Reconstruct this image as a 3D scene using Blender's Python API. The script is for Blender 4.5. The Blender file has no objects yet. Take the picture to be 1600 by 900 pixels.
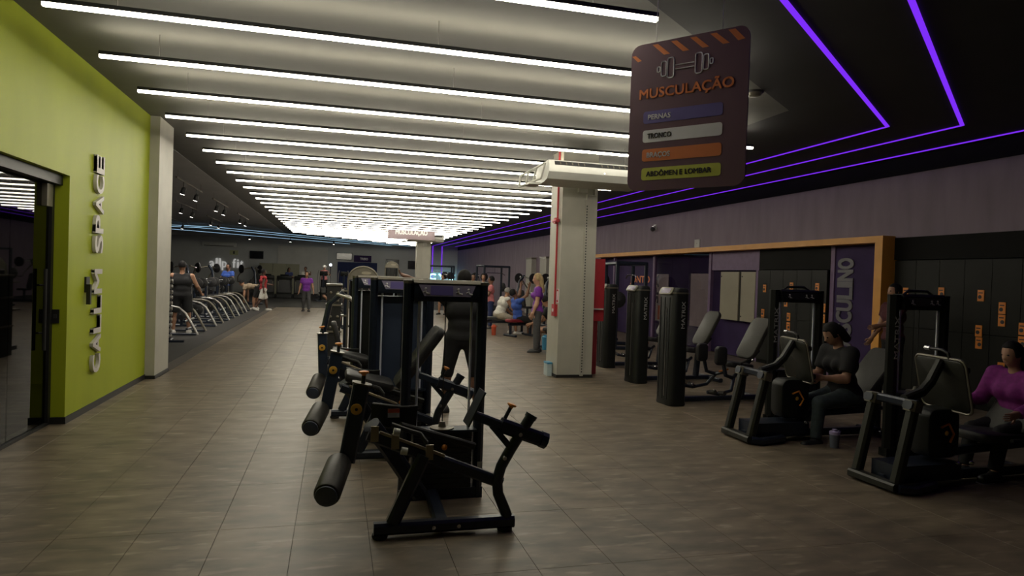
import bpy, math, random
import numpy as np
from mathutils import Matrix, Vector, Quaternion
random.seed(7)
SC = bpy.context.scene
COL = SC.collection
R = math.radians

# ------------------------------------------------------------------ camera
CAM_H, FPX = 1.65, 1045.0
cam_d = bpy.data.cameras.new('camera'); cam = bpy.data.objects.new('camera', cam_d); COL.objects.link(cam)
cam_d.sensor_width = 36.0; cam_d.lens = 36.0 * FPX / 1600.0; cam_d.clip_end = 200
yaw, pitch, roll = R(14.778), R(-0.925), R(1.9)
fw = Vector((math.sin(yaw)*math.cos(pitch), math.cos(yaw)*math.cos(pitch), math.sin(pitch)))
r0 = Vector((math.cos(yaw), -math.sin(yaw), 0)); u0 = r0.cross(fw)
rt = math.cos(roll)*r0 + math.sin(roll)*u0; up = -math.sin(roll)*r0 + math.cos(roll)*u0
cam.matrix_world = Matrix(((rt.x, up.x, -fw.x, 0), (rt.y, up.y, -fw.y, 0), (rt.z, up.z, -fw.z, CAM_H), (0, 0, 0, 1)))
SC.camera = cam

# ------------------------------------------------------------------ world, exposure
w = bpy.data.worlds.new('world'); SC.world = w; w.use_nodes = True
w.node_tree.nodes['Background'].inputs[0].default_value = (0.02, 0.02, 0.025, 1)
w.node_tree.nodes['Background'].inputs[1].default_value = 0.3
SC.view_settings.view_transform = 'Standard'; SC.view_settings.look = 'None'
SC.view_settings.gamma = 1.0; SC.view_settings.use_curve_mapping = False
SC.view_settings.exposure = 0.0
TUBE_DOWN, TUBE_UP, VIOLET, TEAL = 21.0, 36.0, 0.95, 1.6

# ------------------------------------------------------------------ materials
MATS = {}
def mat(name, col, rough=0.5, metal=0.0, var=0.0, scale=8.0, stretch=(1, 1, 1), bump=0.0, emit=0.0, spec=0.5, objvar=0.0, col2=None, coat=0.0, world=False):
    m = bpy.data.materials.new(name); m.use_nodes = True
    nt = m.node_tree; b = nt.nodes['Principled BSDF']
    c = (col[0], col[1], col[2], 1)
    b.inputs['Base Color'].default_value = c; b.inputs['Roughness'].default_value = rough
    b.inputs['Metallic'].default_value = metal; b.inputs['Specular IOR Level'].default_value = spec
    if coat: b.inputs['Coat Weight'].default_value = coat; b.inputs['Coat Roughness'].default_value = 0.15
    if emit:
        b.inputs['Emission Color'].default_value = c; b.inputs['Emission Strength'].default_value = emit
    L = nt.links.new
    tc = nt.nodes.new('ShaderNodeTexCoord'); mp = nt.nodes.new('ShaderNodeMapping'); mp.inputs['Scale'].default_value = stretch
    if world: L(nt.nodes.new('ShaderNodeNewGeometry').outputs['Position'], mp.inputs['Vector'])
    else: L(tc.outputs['Object'], mp.inputs['Vector'])
    nz = nt.nodes.new('ShaderNodeTexNoise'); nz.inputs['Scale'].default_value = scale; nz.inputs['Detail'].default_value = 5
    L(mp.outputs['Vector'], nz.inputs['Vector'])
    if var or col2:
        rp = nt.nodes.new('ShaderNodeValToRGB')
        lo = tuple(max(0, x*(1-var)) for x in col); hi = tuple(x*(1+var) for x in (col2 or col))
        rp.color_ramp.elements[0].position = 0.3; rp.color_ramp.elements[1].position = 0.72
        rp.color_ramp.elements[0].color = (*lo, 1); rp.color_ramp.elements[1].color = (*hi, 1)
        L(nz.outputs['Fac'], rp.inputs['Fac'])
        src = rp.outputs['Color']
        if objvar:
            oi = nt.nodes.new('ShaderNodeObjectInfo'); mr = nt.nodes.new('ShaderNodeMapRange')
            mr.inputs['To Min'].default_value = 1-objvar; mr.inputs['To Max'].default_value = 1+objvar
            L(oi.outputs['Random'], mr.inputs['Value'])
            mx = nt.nodes.new('ShaderNodeMix'); mx.data_type = 'RGBA'; mx.blend_type = 'MULTIPLY'; mx.inputs[0].default_value = 1
            L(src, mx.inputs[6]); L(mr.outputs['Result'], mx.inputs[7]); src = mx.outputs[2]
        L(src, b.inputs['Base Color'])
    if bump:
        bp = nt.nodes.new('ShaderNodeBump'); bp.inputs['Strength'].default_value = bump; bp.inputs['Distance'].default_value = 0.01
        L(nz.outputs['Fac'], bp.inputs['Height']); L(bp.outputs['Normal'], b.inputs['Normal'])
    MATS[name] = m
    return m
def emis(name, col, s):
    m = bpy.data.materials.new(name); m.use_nodes = True; nt = m.node_tree; nt.nodes.clear()
    e = nt.nodes.new('ShaderNodeEmission'); o = nt.nodes.new('ShaderNodeOutputMaterial')
    e.inputs[0].default_value = (*col, 1); e.inputs[1].default_value = s
    nt.links.new(e.outputs[0], o.inputs[0]); MATS[name] = m; return m
def glass(name, tint, refl=1.5):
    m = bpy.data.materials.new(name); m.use_nodes = True; nt = m.node_tree; nt.nodes.clear()
    t = nt.nodes.new('ShaderNodeBsdfTransparent'); t.inputs[0].default_value = (*tint, 1)
    g = nt.nodes.new('ShaderNodeBsdfGlossy'); g.inputs['Roughness'].default_value = 0.02
    fr0 = nt.nodes.new('ShaderNodeFresnel'); fr0.inputs[0].default_value = refl
    ge = nt.nodes.new('ShaderNodeNewGeometry'); iv = nt.nodes.new('ShaderNodeMath'); iv.operation = 'SUBTRACT'; iv.inputs[0].default_value = 1.0; nt.links.new(ge.outputs['Backfacing'], iv.inputs[1])
    fr = nt.nodes.new('ShaderNodeMath'); fr.operation = 'MULTIPLY'; nt.links.new(fr0.outputs[0], fr.inputs[0]); nt.links.new(iv.outputs[0], fr.inputs[1])
    mx = nt.nodes.new('ShaderNodeMixShader'); o = nt.nodes.new('ShaderNodeOutputMaterial')
    nt.links.new(fr.outputs[0], mx.inputs[0]); nt.links.new(t.outputs[0], mx.inputs[1]); nt.links.new(g.outputs[0], mx.inputs[2])
    nt.links.new(mx.outputs[0], o.inputs[0]); MATS[name] = m; return m

def vinyl():
    m = mat('vinyl', (0.118, 0.096, 0.070), 0.42, spec=0.42)
    nt = m.node_tree; b = nt.nodes['Principled BSDF']; L = nt.links.new
    ge = nt.nodes.new('ShaderNodeNewGeometry')
    def noise(sc, st, det=4):
        mp = nt.nodes.new('ShaderNodeMapping'); mp.inputs['Scale'].default_value = st; mp.inputs['Rotation'].default_value = (0, 0, R(12)); L(ge.outputs['Position'], mp.inputs['Vector'])
        n = nt.nodes.new('ShaderNodeTexNoise'); n.inputs['Scale'].default_value = sc; n.inputs['Detail'].default_value = det; L(mp.outputs[0], n.inputs['Vector']); return n.outputs['Fac']
    def ramp(src, p0, c0, p1, c1):
        r = nt.nodes.new('ShaderNodeValToRGB'); e = r.color_ramp.elements; e[0].position = p0; e[0].color = (*c0, 1); e[1].position = p1; e[1].color = (*c1, 1); L(src, r.inputs[0]); return r.outputs[0]
    base = ramp(noise(3.2, (0.9, 2.0, 1)), .30, (.095, .075, .052), .72, (.225, .180, .128))
    fleck = ramp(noise(4.6, (0.8, 2.8, 1), 3), .58, (0, 0, 0), .74, (.14, .12, .093))
    scuff = ramp(noise(0.9, (1, 1, 1), 3), .35, (.84, .84, .84), .68, (1.12, 1.11, 1.09))
    a = nt.nodes.new('ShaderNodeMix'); a.data_type = 'RGBA'; a.blend_type = 'ADD'; a.inputs[0].default_value = 1; L(base, a.inputs[6]); L(fleck, a.inputs[7])
    c = nt.nodes.new('ShaderNodeMix'); c.data_type = 'RGBA'; c.blend_type = 'MULTIPLY'; c.inputs[0].default_value = 1; L(a.outputs[2], c.inputs[6]); L(scuff, c.inputs[7])
    oi = nt.nodes.new('ShaderNodeObjectInfo'); mr = nt.nodes.new('ShaderNodeMapRange'); mr.inputs['To Min'].default_value = .96; mr.inputs['To Max'].default_value = 1.04; L(oi.outputs['Random'], mr.inputs[0])
    d = nt.nodes.new('ShaderNodeMix'); d.data_type = 'RGBA'; d.blend_type = 'MULTIPLY'; d.inputs[0].default_value = 1; L(c.outputs[2], d.inputs[6]); L(mr.outputs[0], d.inputs[7])
    L(d.outputs[2], b.inputs['Base Color'])
vinyl()
mat('joint', (0.055, 0.046, 0.036), 0.8, var=0.1)
mat('rubber', (0.028, 0.026, 0.024), 0.85, var=0.3, scale=60, bump=0.1)
mat('ceiling_grey', (0.13, 0.126, 0.117), 0.7, var=0.06, scale=1.2, stretch=(1, 3, 1))
mat('ceiling_lightened', (0.40, 0.40, 0.41), 0.75, var=0.06, scale=1.5)  # lighter copy of the ceiling grey, standing in for missing bounce light
mat('letters_glow', (0.75, 0.74, 0.72), 0.5, emit=0.35, var=0.02)  # glow added so the letters stay bright on the dim far wall
mat('rod', (0.80, 0.83, 0.95), 0.5, metal=0.1, var=0.03)  # chrome rods: bright bluish reflections put into the base colour
mat('letters_grey', (0.12, 0.115, 0.13), 0.5, var=0.05)
mat('cream_bright', (0.62, 0.58, 0.46), 0.6, var=0.05, scale=2)
mat('shroud_bluelit', (0.045, 0.062, 0.105), 0.33, var=0.12, scale=4, spec=0.6)  # lighter, bluer shroud colour, with the blue light on it painted in
mat('ceiling_dark', (0.022, 0.021, 0.025), 0.75, var=0.1, scale=2)
mat('green', (0.36, 0.42, 0.022), 0.5, spec=0.18, var=0.07, scale=1.1, stretch=(1, 2, 0.6), bump=0.02)
mat('plinth', (0.012, 0.012, 0.012), 0.5, var=0.1)
mat('column_paint', (0.42, 0.405, 0.345), 0.55, var=0.07, scale=3)
mat('lilac', (0.25, 0.195, 0.24), 0.7, var=0.12, scale=1.6, stretch=(1, 2.5, 0.5), bump=0.05)
mat('wall_dark', (0.075, 0.078, 0.078), 0.75, var=0.08, scale=1.5)
mat('wall_far', (0.52, 0.53, 0.52), 0.75, var=0.06, scale=1.0)  # dark grey paint made paler, haze and weak light put into the colour
mat('wall_mid', (0.60, 0.59, 0.55), 0.75, var=0.08, scale=1.5)
mat('black_wall', (0.008, 0.008, 0.007), 0.7, spec=0.12, var=0.2, scale=2)
mat('locker', (0.011, 0.0115, 0.009), 0.5, spec=0.18, var=0.15, scale=3)
mat('purple_wall', (0.045, 0.027, 0.09), 0.7, spec=0.15, var=0.15, scale=2)
mat('purple_trim', (0.16, 0.10, 0.20), 0.6, var=0.1)
mat('yellow_frame', (0.72, 0.33, 0.045), 0.5, var=0.06, scale=4)
mat('cream', (0.34, 0.31, 0.23), 0.6, var=0.06, scale=2)
mat('cream_far', (0.30, 0.29, 0.20), 0.6, var=0.05, scale=2)
mat('frame', (0.019, 0.026, 0.043), 0.31, metal=0.25, var=0.15, scale=20, spec=0.6)
mat('frame_olive', (0.024, 0.025, 0.020), 0.4, metal=0.2, var=0.12, scale=20, spec=0.4)
mat('shroud', (0.024, 0.036, 0.062), 0.30, var=0.1, scale=5, spec=0.6)
mat('shroud_black', (0.011, 0.012, 0.011), 0.42, var=0.1, scale=6, spec=0.3)
mat('upholstery', (0.022, 0.022, 0.023), 0.5, var=0.2, scale=60, bump=0.08)
mat('upholstery_grey', (0.045, 0.044, 0.037), 0.55, var=0.12, scale=60, bump=0.08)
mat('roller_foam', (0.030, 0.028, 0.024), 0.5, var=0.2, scale=30, bump=0.05)
mat('cap_grey', (0.17, 0.155, 0.12), 0.35, metal=0.3, var=0.1)
mat('tan_plate', (0.33, 0.28, 0.20), 0.4, metal=0.4, var=0.1)
mat('steel', (0.55, 0.55, 0.56), 0.22, metal=0.95, var=0.05)
mat('steel_dull', (0.35, 0.34, 0.32), 0.35, metal=0.9, var=0.1)
mat('iron', (0.016, 0.016, 0.017), 0.45, var=0.2, scale=30)
mat('orange', (0.75, 0.25, 0.03), 0.45, var=0.06)
mat('orange_print', (0.80, 0.24, 0.08), 0.55, var=0.04)
mat('yellow', (0.75, 0.42, 0.06), 0.4, var=0.05)
mat('white', (0.72, 0.71, 0.70), 0.5, var=0.03)
mat('offwhite', (0.62, 0.62, 0.58), 0.45, var=0.04)
mat('letters_white', (0.58, 0.55, 0.53), 0.5, var=0.03)
mat('print_white', (0.80, 0.78, 0.84), 0.55, var=0.02)
mat('print_dark', (0.035, 0.03, 0.035), 0.6, var=0.05)
mat('logo_grey', (0.40, 0.39, 0.38), 0.5, var=0.05)
mat('sign_plum', (0.155, 0.078, 0.115), 0.5, var=0.08, scale=2)
mat('sign_far', (0.26, 0.20, 0.22), 0.6, var=0.06, scale=2)
mat('bar_blue', (0.15, 0.12, 0.38), 0.5, var=0.04)
mat('bar_white', (0.84, 0.83, 0.90), 0.5, var=0.03)
mat('bar_green', (0.66, 0.70, 0.12), 0.5, var=0.04)
mat('placard', (0.30, 0.27, 0.38), 0.25, var=0.08, scale=12)
mat('red', (0.42, 0.025, 0.035), 0.5, var=0.08)
mat('red_dark', (0.20, 0.012, 0.02), 0.55, var=0.08)
mat('screen', (0.012, 0.012, 0.014), 0.15, var=0.1)
mat('plastic_dark', (0.035, 0.035, 0.037), 0.45, var=0.1)
mat('plastic_blue', (0.06, 0.28, 0.48), 0.3, var=0.05)
mat('plastic_pale', (0.45, 0.55, 0.58), 0.35, var=0.05)
mat('shaker_lid', (0.42, 0.36, 0.60), 0.35, var=0.05)
mat('shaker_cup', (0.16, 0.18, 0.24), 0.25, var=0.05)
mat('red_plastic', (0.55, 0.09, 0.04), 0.4, var=0.05)
mat('exit_sign', (0.50, 0.52, 0.28), 0.4, var=0.03)
glass('door_glass', (0.45, 0.47, 0.43), 1.62)
glass('clear_glass', (0.75, 0.72, 0.78), 1.45)
emis('tube_down', (1.0, 0.93, 0.76), TUBE_DOWN); emis('tube_up', (1.0, 0.92, 0.70), TUBE_UP)
emis('violet_led', (0.22, 0.03, 1.0), VIOLET); emis('teal_led', (0.42, 0.70, 0.92), TEAL)
emis('spot_lens', (1.0, 0.95, 0.85), 7.0); emis('sign_glow', (0.35, 0.85, 1.0), 3.5); emis('white_glow', (0.85, 0.9, 1.0), 4.0)
# skin, cloth, hair
for n, c in dict(skin_light=(0.46, 0.26, 0.17), skin_tan=(0.36, 0.19, 0.115), skin_brown=(0.20, 0.10, 0.062), skin_dark=(0.085, 0.045, 0.032)).items():
    mat(n, c, 0.5, var=0.06, scale=14)
for n, c in dict(hair_black=(0.010, 0.009, 0.009), hair_brown=(0.035, 0.022, 0.015), hair_blonde=(0.34, 0.25, 0.13), hair_grey=(0.2, 0.19, 0.18)).items():
    mat(n, c, 0.75, var=0.35, scale=40, stretch=(1, 1, 0.2), bump=0.2, spec=0.25)
for n, c in dict(cloth_black=(0.010, 0.010, 0.011), cloth_purple=(0.17, 0.03, 0.30), cloth_magenta=(0.22, 0.02, 0.20), cloth_red=(0.40, 0.035, 0.04), cloth_maroon=(0.07, 0.012, 0.016),
                 cloth_white=(0.60, 0.58, 0.53), cloth_pink=(0.50, 0.16, 0.17), cloth_blue=(0.035, 0.09, 0.38), cloth_navy=(0.02, 0.03, 0.10), cloth_grey=(0.075, 0.075, 0.08),
                 cloth_slate=(0.05, 0.068, 0.075), cloth_beige=(0.42, 0.37, 0.29), cloth_teal=(0.06, 0.2, 0.2), cloth_tan=(0.33, 0.25, 0.17)).items():
    mat(n, c, 0.85, var=0.18, scale=26, bump=0.12)
mat('shoe_black', (0.015, 0.015, 0.016), 0.5, var=0.1); mat('shoe_white', (0.6, 0.58, 0.55), 0.5, var=0.08); mat('eye', (0.01, 0.008, 0.008), 0.2, var=0.1); mat('lip', (0.28, 0.09, 0.075), 0.5, var=0.05)

# ------------------------------------------------------------------ mesh helpers
V = Vector
def basis(d, side=None):
    d = V(d).normalized()
    s = V(side) if side is not None else (V((0, 0, 1)).cross(d) if abs(d.z) < 0.95 else V((1, 0, 0)))
    s = (s - d*s.dot(d))
    if s.length < 1e-6: s = V((0, 1, 0)) - d*d.y
    s.normalize(); return s, d.cross(s).normalized(), d
class MB:
    def __init__(self): self.v = []; self.f = []
    def add(self, vs, fs, M=None):
        o = len(self.v)
        self.v += [tuple(M @ V(p)) if M is not None else tuple(p) for p in vs]
        self.f += [tuple(i+o for i in f) for f in fs]; return self
    def box(self, c, s, M=None):
        x, y, z = (q/2 for q in s); X, Y, Z = c
        vs = [(X+a*x, Y+b*y, Z+g*z) for a in (-1, 1) for b in (-1, 1) for g in (-1, 1)]
        return self.add(vs, [(0, 1, 3, 2), (4, 6, 7, 5), (0, 4, 5, 1), (2, 3, 7, 6), (0, 2, 6, 4), (1, 5, 7, 3)], M)
    def b2(self, x0, x1, y0, y1, z0, z1, M=None): return self.box(((x0+x1)/2, (y0+y1)/2, (z0+z1)/2), (x1-x0, y1-y0, z1-z0), M)
    def sweep(self, pts, sec, side=None, scales=None, cap=True):
        pts = [V(p) for p in pts]; n = len(sec); rings = []; s = None
        for i, p in enumerate(pts):
            d = (pts[min(i+1, len(pts)-1)] - pts[max(i-1, 0)])
            if i == 0 or side is not None: s, u, d = basis(d, side)
            else: s, u, d = basis(d, s)
            k = scales[i] if scales else 1.0
            rings.append([p + s*a*k + u*b*k for a, b in sec])
        vs = [q for r in rings for q in r]; fs = []
        for i in range(len(pts)-1):
            for j in range(n):
                a = i*n+j; b = i*n+(j+1) % n
                fs.append((a, b, b+n, a+n))
        if cap: fs.append(tuple(range(n-1, -1, -1))); fs.append(tuple((len(pts)-1)*n+j for j in range(n)))
        return self.add(vs, fs)
    def tube(self, pts, r, n=10, scales=None): return self.sweep(pts, [(r*math.cos(2*math.pi*i/n), r*math.sin(2*math.pi*i/n)) for i in range(n)], None, scales)
    def cyl(self, a, b, r, n=16, bev=0.0):
        a, b = V(a), V(b)
        if bev:
            d = (b-a).normalized()
            return self.tube([a, a+d*bev*0.3, a+d*bev, b-d*bev, b-d*bev*0.3, b], r, n, [1-bev/r*0.9, 1-bev/r*0.3, 1, 1, 1-bev/r*0.3, 1-bev/r*0.9])
        return self.tube([a, b], r, n)
    def bar(self, pts, w_, h_=None, side=None, ch=0.22):
        h_ = h_ or w_; c = ch*min(w_, h_); a, b = w_/2, h_/2
        sec = [(a, -b+c), (a, b-c), (a-c, b), (-a+c, b), (-a, b-c), (-a, -b+c), (-a+c, -b), (a-c, -b)]
        return self.sweep(pts, sec, side)
    def rrect(self, w_, h_, r, n=4):
        out = []
        for cx, cy, a0 in ((w_/2-r, h_/2-r, 0), (-w_/2+r, h_/2-r, 90), (-w_/2+r, -h_/2+r, 180), (w_/2-r, -h_/2+r, 270)):
            for i in range(n+1):
                a = R(a0+90*i/n); out.append((cx+r*math.cos(a), cy+r*math.sin(a)))
        return out
    def slab(self, poly, t, M=None, bev=0.0):
        n = len(poly); cx = sum(p[0] for p in poly)/n; cy = sum(p[1] for p in poly)/n
        W = max(max(abs(p[0]-cx), abs(p[1]-cy)) for p in poly)
        lv = [(-t/2, 0), (t/2, 0)] if not bev else [(-t/2, bev), (-t/2+bev*0.35, bev*0.3), (-t/2+bev, 0), (t/2-bev, 0), (t/2-bev*0.35, bev*0.3), (t/2, bev)]
        vs = []
        for z, ins in lv:
            for p in poly:
                dx, dy = p[0]-cx, p[1]-cy; l = math.hypot(dx, dy) or 1; k = (l-ins)/l
                vs.append((cx+dx*k, cy+dy*k, z))
        fs = [(i*n+j, i*n+(j+1) % n, (i+1)*n+(j+1) % n, (i+1)*n+j) for i in range(len(lv)-1) for j in range(n)]
        fs += [tuple(range(n-1, -1, -1)), tuple((len(lv)-1)*n+j for j in range(n))]
        return self.add(vs, fs, M)
    def pad(self, M, w_, l_, t, r=0.05, bev=0.02): return self.slab(self.rrect(w_, l_, r), t, M, bev)
    def lathe(self, prof, n=16, M=None):
        vs = [(r*math.cos(2*math.pi*i/n), r*math.sin(2*math.pi*i/n), z) for r, z in prof for i in range(n)]
        fs = [(k*n+i, k*n+(i+1) % n, (k+1)*n+(i+1) % n, (k+1)*n+i) for k in range(len(prof)-1) for i in range(n)]
        fs += [tuple(range(n-1, -1, -1)), tuple((len(prof)-1)*n+i for i in range(n))]
        return self.add(vs, fs, M)
    def sph(self, c, r, sc=(1, 1, 1), n=10, M=None):
        prof = [(r*math.sin(math.pi*k/n)+1e-5, -r*math.cos(math.pi*k/n)) for k in range(n+1)]
        T = Matrix.Translation(c) @ Matrix.Diagonal((*sc, 1))
        return self.lathe(prof, n*2-4, (M @ T) if M is not None else T)
    def mesh(self, name):
        me = bpy.data.meshes.new(name); me.from_pydata(self.v, [], self.f); return me
def props(o, label=None, cat=None, group=None, kind=None):
    if label: o['label'] = label
    if cat: o['category'] = cat
    if group: o['group'] = group
    if kind: o['kind'] = kind
    return o
def finish(me, m, ang=35):
    me.materials.append(MATS[m]); me.shade_smooth(); me.set_sharp_from_angle(angle=R(ang)); return me
def obj(name, mb, m, parent=None, ang=35, **kw):
    me = mb.mesh(name) if isinstance(mb, MB) else mb
    finish(me, m, ang)
    o = bpy.data.objects.new(name, me); COL.objects.link(o)
    if parent: o.parent = parent
    return props(o, **kw)
def root(name, loc, rz=0, **kw):
    o = bpy.data.objects.new(name, None); COL.objects.link(o); o.empty_display_size = 0.1
    o.location = loc; o.rotation_euler = (0, 0, R(rz)); return props(o, **kw)
def copy_tree(o, parent=None):
    c = o.copy(); COL.objects.link(c); c.parent = parent
    for ch in list(o.children): copy_tree(ch, c)
    return c
def frameM(origin, xdir, ydir):
    x = V(xdir).normalized(); y = V(ydir); y = (y - x*x.dot(y)).normalized(); z = x.cross(y); o = V(origin)
    return Matrix(((x.x, y.x, z.x, o.x), (x.y, y.y, z.y, o.y), (x.z, y.z, z.z, o.z), (0, 0, 0, 1)))
def text_mesh(s, size, M, ext=0.004, bold=0.0, width=None, shear=0.0, center=True):
    """flat lettering as a mesh: local x along the line, y up the letters, z out; cap height = size; width stretches the line"""
    cu = bpy.data.curves.new('lettering', 'FONT'); cu.body = s; cu.size = 1.0; cu.extrude = 0.5; cu.shear = shear; cu.resolution_u = 3
    o = bpy.data.objects.new('lettering', cu); COL.objects.link(o)
    dg = bpy.context.evaluated_depsgraph_get(); me = bpy.data.meshes.new_from_object(o.evaluated_get(dg))
    bpy.data.objects.remove(o); bpy.data.curves.remove(cu)
    n = len(me.vertices); a = np.empty(n*3, np.float32); me.vertices.foreach_get('co', a); a = a.reshape(-1, 3)
    base = [i for i in range(n)]
    lo, hi = a.min(0), a.max(0); cap = 0.70
    sy = size/cap; sx = (width/(hi[0]-lo[0])) if width else sy
    a[:, 0] = (a[:, 0]-(lo[0]+hi[0])/2 if center else a[:, 0]-lo[0])*sx
    a[:, 1] = a[:, 1]*sy; a[:, 2] = (a[:, 2]+0.5)*ext
    fs = [tuple(p.vertices) for p in me.polygons]; bpy.data.meshes.remove(me)
    b_ = bold*sy; sh_ = [(-b_, -b_), (b_, -b_), (-b_, b_), (b_, b_)] if bold else [(0, 0)]
    mm = np.array(M); vv, ff = [], []
    for i, (dx, dy) in enumerate(sh_):
        q_ = (a+np.array([dx, dy, i*0.0007], np.float32)) @ mm[:3, :3].T + mm[:3, 3]; vv += q_.tolist(); ff += [tuple(k+i*n for k in f) for f in fs]
    out = bpy.data.meshes.new('lettering'); out.from_pydata(vv, [], ff); return out

# ================================================================== SETTING
XL, XR, ZC, YF, YB, XO = -2.64, 8.85, 3.80, 50.0, -4.0, -13.0
def struct(name, mb, m, **kw): return obj(name, mb, m, kind='structure', **kw)
def poly_slab(poly, z0, z1):
    n = len(poly); vs = [(x, y, z0) for x, y in poly]+[(x, y, z1) for x, y in poly]
    fs = [tuple(range(n-1, -1, -1)), tuple(range(n, 2*n))]+[(i, (i+1) % n, n+(i+1) % n, n+i) for i in range(n)]
    return MB().add(vs, fs)
fl = struct('floor', MB().b2(XO, 9.3, YB-0.2, YF+0.3, -0.12, -0.006), 'joint', label='large brown grey vinyl floor tiles with streaks')
# vinyl tiles: each near tile its own piece, the far ones joined
TP, TY, GAP = 0.455, 0.91, 0.0025
tx0, ty0 = -0.21-6*TP, 4.5-10*TY
tile = MB(); a = TP/2-GAP/2; c = TY/2-GAP/2
tile.add([(x, y, -0.006) for x, y in ((-a, -c), (a, -c), (a, c), (-a, c))]+[(x, y, -0.001) for x, y in ((-a, -c), (a, -c), (a, c), (-a, c))]+[(x, y, 0) for x, y in ((-a+.0006, -c+.0006), (a-.0006, -c+.0006), (a-.0006, c-.0006), (-a+.0006, c-.0006))],
         [(0, 1, 5, 4), (1, 2, 6, 5), (2, 3, 7, 6), (3, 0, 4, 7), (4, 5, 9, 8), (5, 6, 10, 9), (6, 7, 11, 10), (7, 4, 8, 11), (8, 9, 10, 11)])
tile_me = finish(tile.mesh('tile'), 'vinyl', 20)
far = MB(); nt_ = 0
for j in range(0, 40):
    for i in range(0, 26):
        x = tx0+(i+0.5)*TP; y = ty0+(j+0.5)*TY
        if y > 31.2 or (x-TP/2 < -2.72 and y > 11.3): continue
        if y > 2.4 and nt_ < 290:
            o = bpy.data.objects.new('tile', tile_me); COL.objects.link(o); o.location = (x, y, 0); o.parent = fl; nt_ += 1
        else: far.add([(p[0]+x, p[1]+y, p[2]) for p in tile.v], tile.f)
obj('tile_field', far, 'vinyl', fl, 20, kind='stuff')
rub = MB().b2(XO, -2.72, 11.45, YF, -0.006, 0.002); rub.b2(-2.72, XR+0.1, 31.25, YF, -0.006, 0.002)
struct('floor_rubber', rub, 'rubber', label='black rubber gym flooring under the benches and treadmills')
# ceiling
struct('ceiling', poly_slab([(XO, YB), (-9.0, YB), (5.3, 7.1), (5.45, YF), (XO, YF)], ZC, ZC+0.1), 'ceiling_grey', label='grey painted ceiling carrying the white light bars')
struct('ceiling_side', poly_slab([(-9.0, YB), (9.2, YB), (9.2, YF), (5.45, YF), (5.3, 7.1)], ZC, ZC+0.1), 'ceiling_dark', label='black ceiling with the violet light lines')
struct('ceiling_bay', MB().b2(XO, -2.95, 11.0, YF, ZC-0.004, ZC-0.001), 'ceiling_lightened', label='grey ceiling over the free weight area')  # thin sheet under the ceiling that carries the light-compensating paler grey
# left green wall with the doorway
gw = MB(); gw.b2(-2.84, XL, 7.74, 10.70, 0, ZC); gw.b2(-2.84, XL, YB, 7.74, 2.53, ZC); gw.b2(-2.84, XL, YB, 3.4, 0, 2.53)
struct('wall_left', gw, 'green', label='lime green wall with glass doorway')
struct('baseboard_left', MB().b2(XL-0.17, XL+0.012, 7.725, 10.68, 0, 0.07), 'plinth', label='low black baseboard along the green wall')
pl = MB().b2(-3.02, -2.51, 10.68, 11.50, 0.0, ZC)
pil = root('pillar', (0, 0, 0), label='pale grey square pillar at the end of the green wall', cat='pillar')
obj('shaft', pl, 'column_paint', pil); obj('plinth_strip', MB().b2(-3.03, -2.498, 10.668, 11.512, 0, 0.05), 'plinth', pil)
room = MB(); room.b2(-7.2, -7.0, YB, 10.5, 0, ZC); room.b2(-7.0, -2.84, 10.3, 10.5, 0, ZC); room.b2(-7.0, -2.84, YB-0.1, YB, 0, ZC)
struct('wall_inner', room, 'wall_dark', label='dark walls of the room behind the glass door')
struct('wall_partition', MB().b2(XO, -2.84, 10.70, 10.95, 0, ZC), 'wall_dark', label='dark partition wall behind the pillar')
struct('wall_outer', MB().b2(XO-0.2, XO, 10.7, YF, 0, ZC), 'wall_dark', label='dark far left wall of the hall')
struct('wall_back', MB().b2(-2.84, 9.2, YB-0.2, YB, 0, ZC), 'wall_dark', label='wall behind the viewer')
# glass door in the left wall
gd = root('door_1', (-2.80, 0, 0), kind='structure', label='frameless glass door with black rails in the green wall')
obj('header', MB().b2(-0.03, 0.10, 3.4, 7.74, 2.43, 2.53), 'plinth', gd)
obj('sill', MB().b2(-0.02, 0.03, 3.4, 7.70, 0.0, 0.025), 'plinth', gd)
obj('jamb_strip', MB().b2(-0.03, 0.03, 7.68, 7.74, 0.0, 2.43), 'plinth', gd)
for y0, y1 in ((3.42, 5.0), (5.005, 6.86), (6.865, 7.67)):
    p = obj('pane', MB().b2(-0.005, 0.005, y0, y1, 0.03, 2.42), 'door_glass', gd)
h = MB(); h.tube([(0.05, 7.50, 0.78), (0.05, 7.50, 1.58)], 0.016); h.cyl((0, 7.50, 0.95), (0.05, 7.50, 0.95), 0.01); h.cyl((0, 7.50, 1.42), (0.05, 7.50, 1.42), 0.01)
obj('pull_handle', h, 'plinth', gd)
obj('closer_box', MB().b2(0.0, 0.05, 7.50, 7.64, 2.20, 2.42), 'cap_grey', gd)
sw = root('door_switch', (-2.74, 7.725, 1.10), label='small black switch plate on the green door jamb', cat='switch')
obj('plate', MB().b2(-0.035, 0.035, 0, 0.014, -0.07, 0.07), 'plinth', sw); obj('button', MB().b2(-0.015, 0.015, -0.006, 0.002, -0.02, 0.02), 'plastic_dark', sw)
lk = root('door_reader', (XL, 8.26, 1.30), label='black lever shaped reader on the green wall beside the letters', cat='reader')
obj('plate', MB().b2(0, 0.02, -0.05, 0.06, 0.03, 0.20), 'plinth', lk); obj('lever', MB().b2(0.02, 0.06, -0.05, -0.01, -0.10, 0.12), 'plinth', lk)

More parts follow.
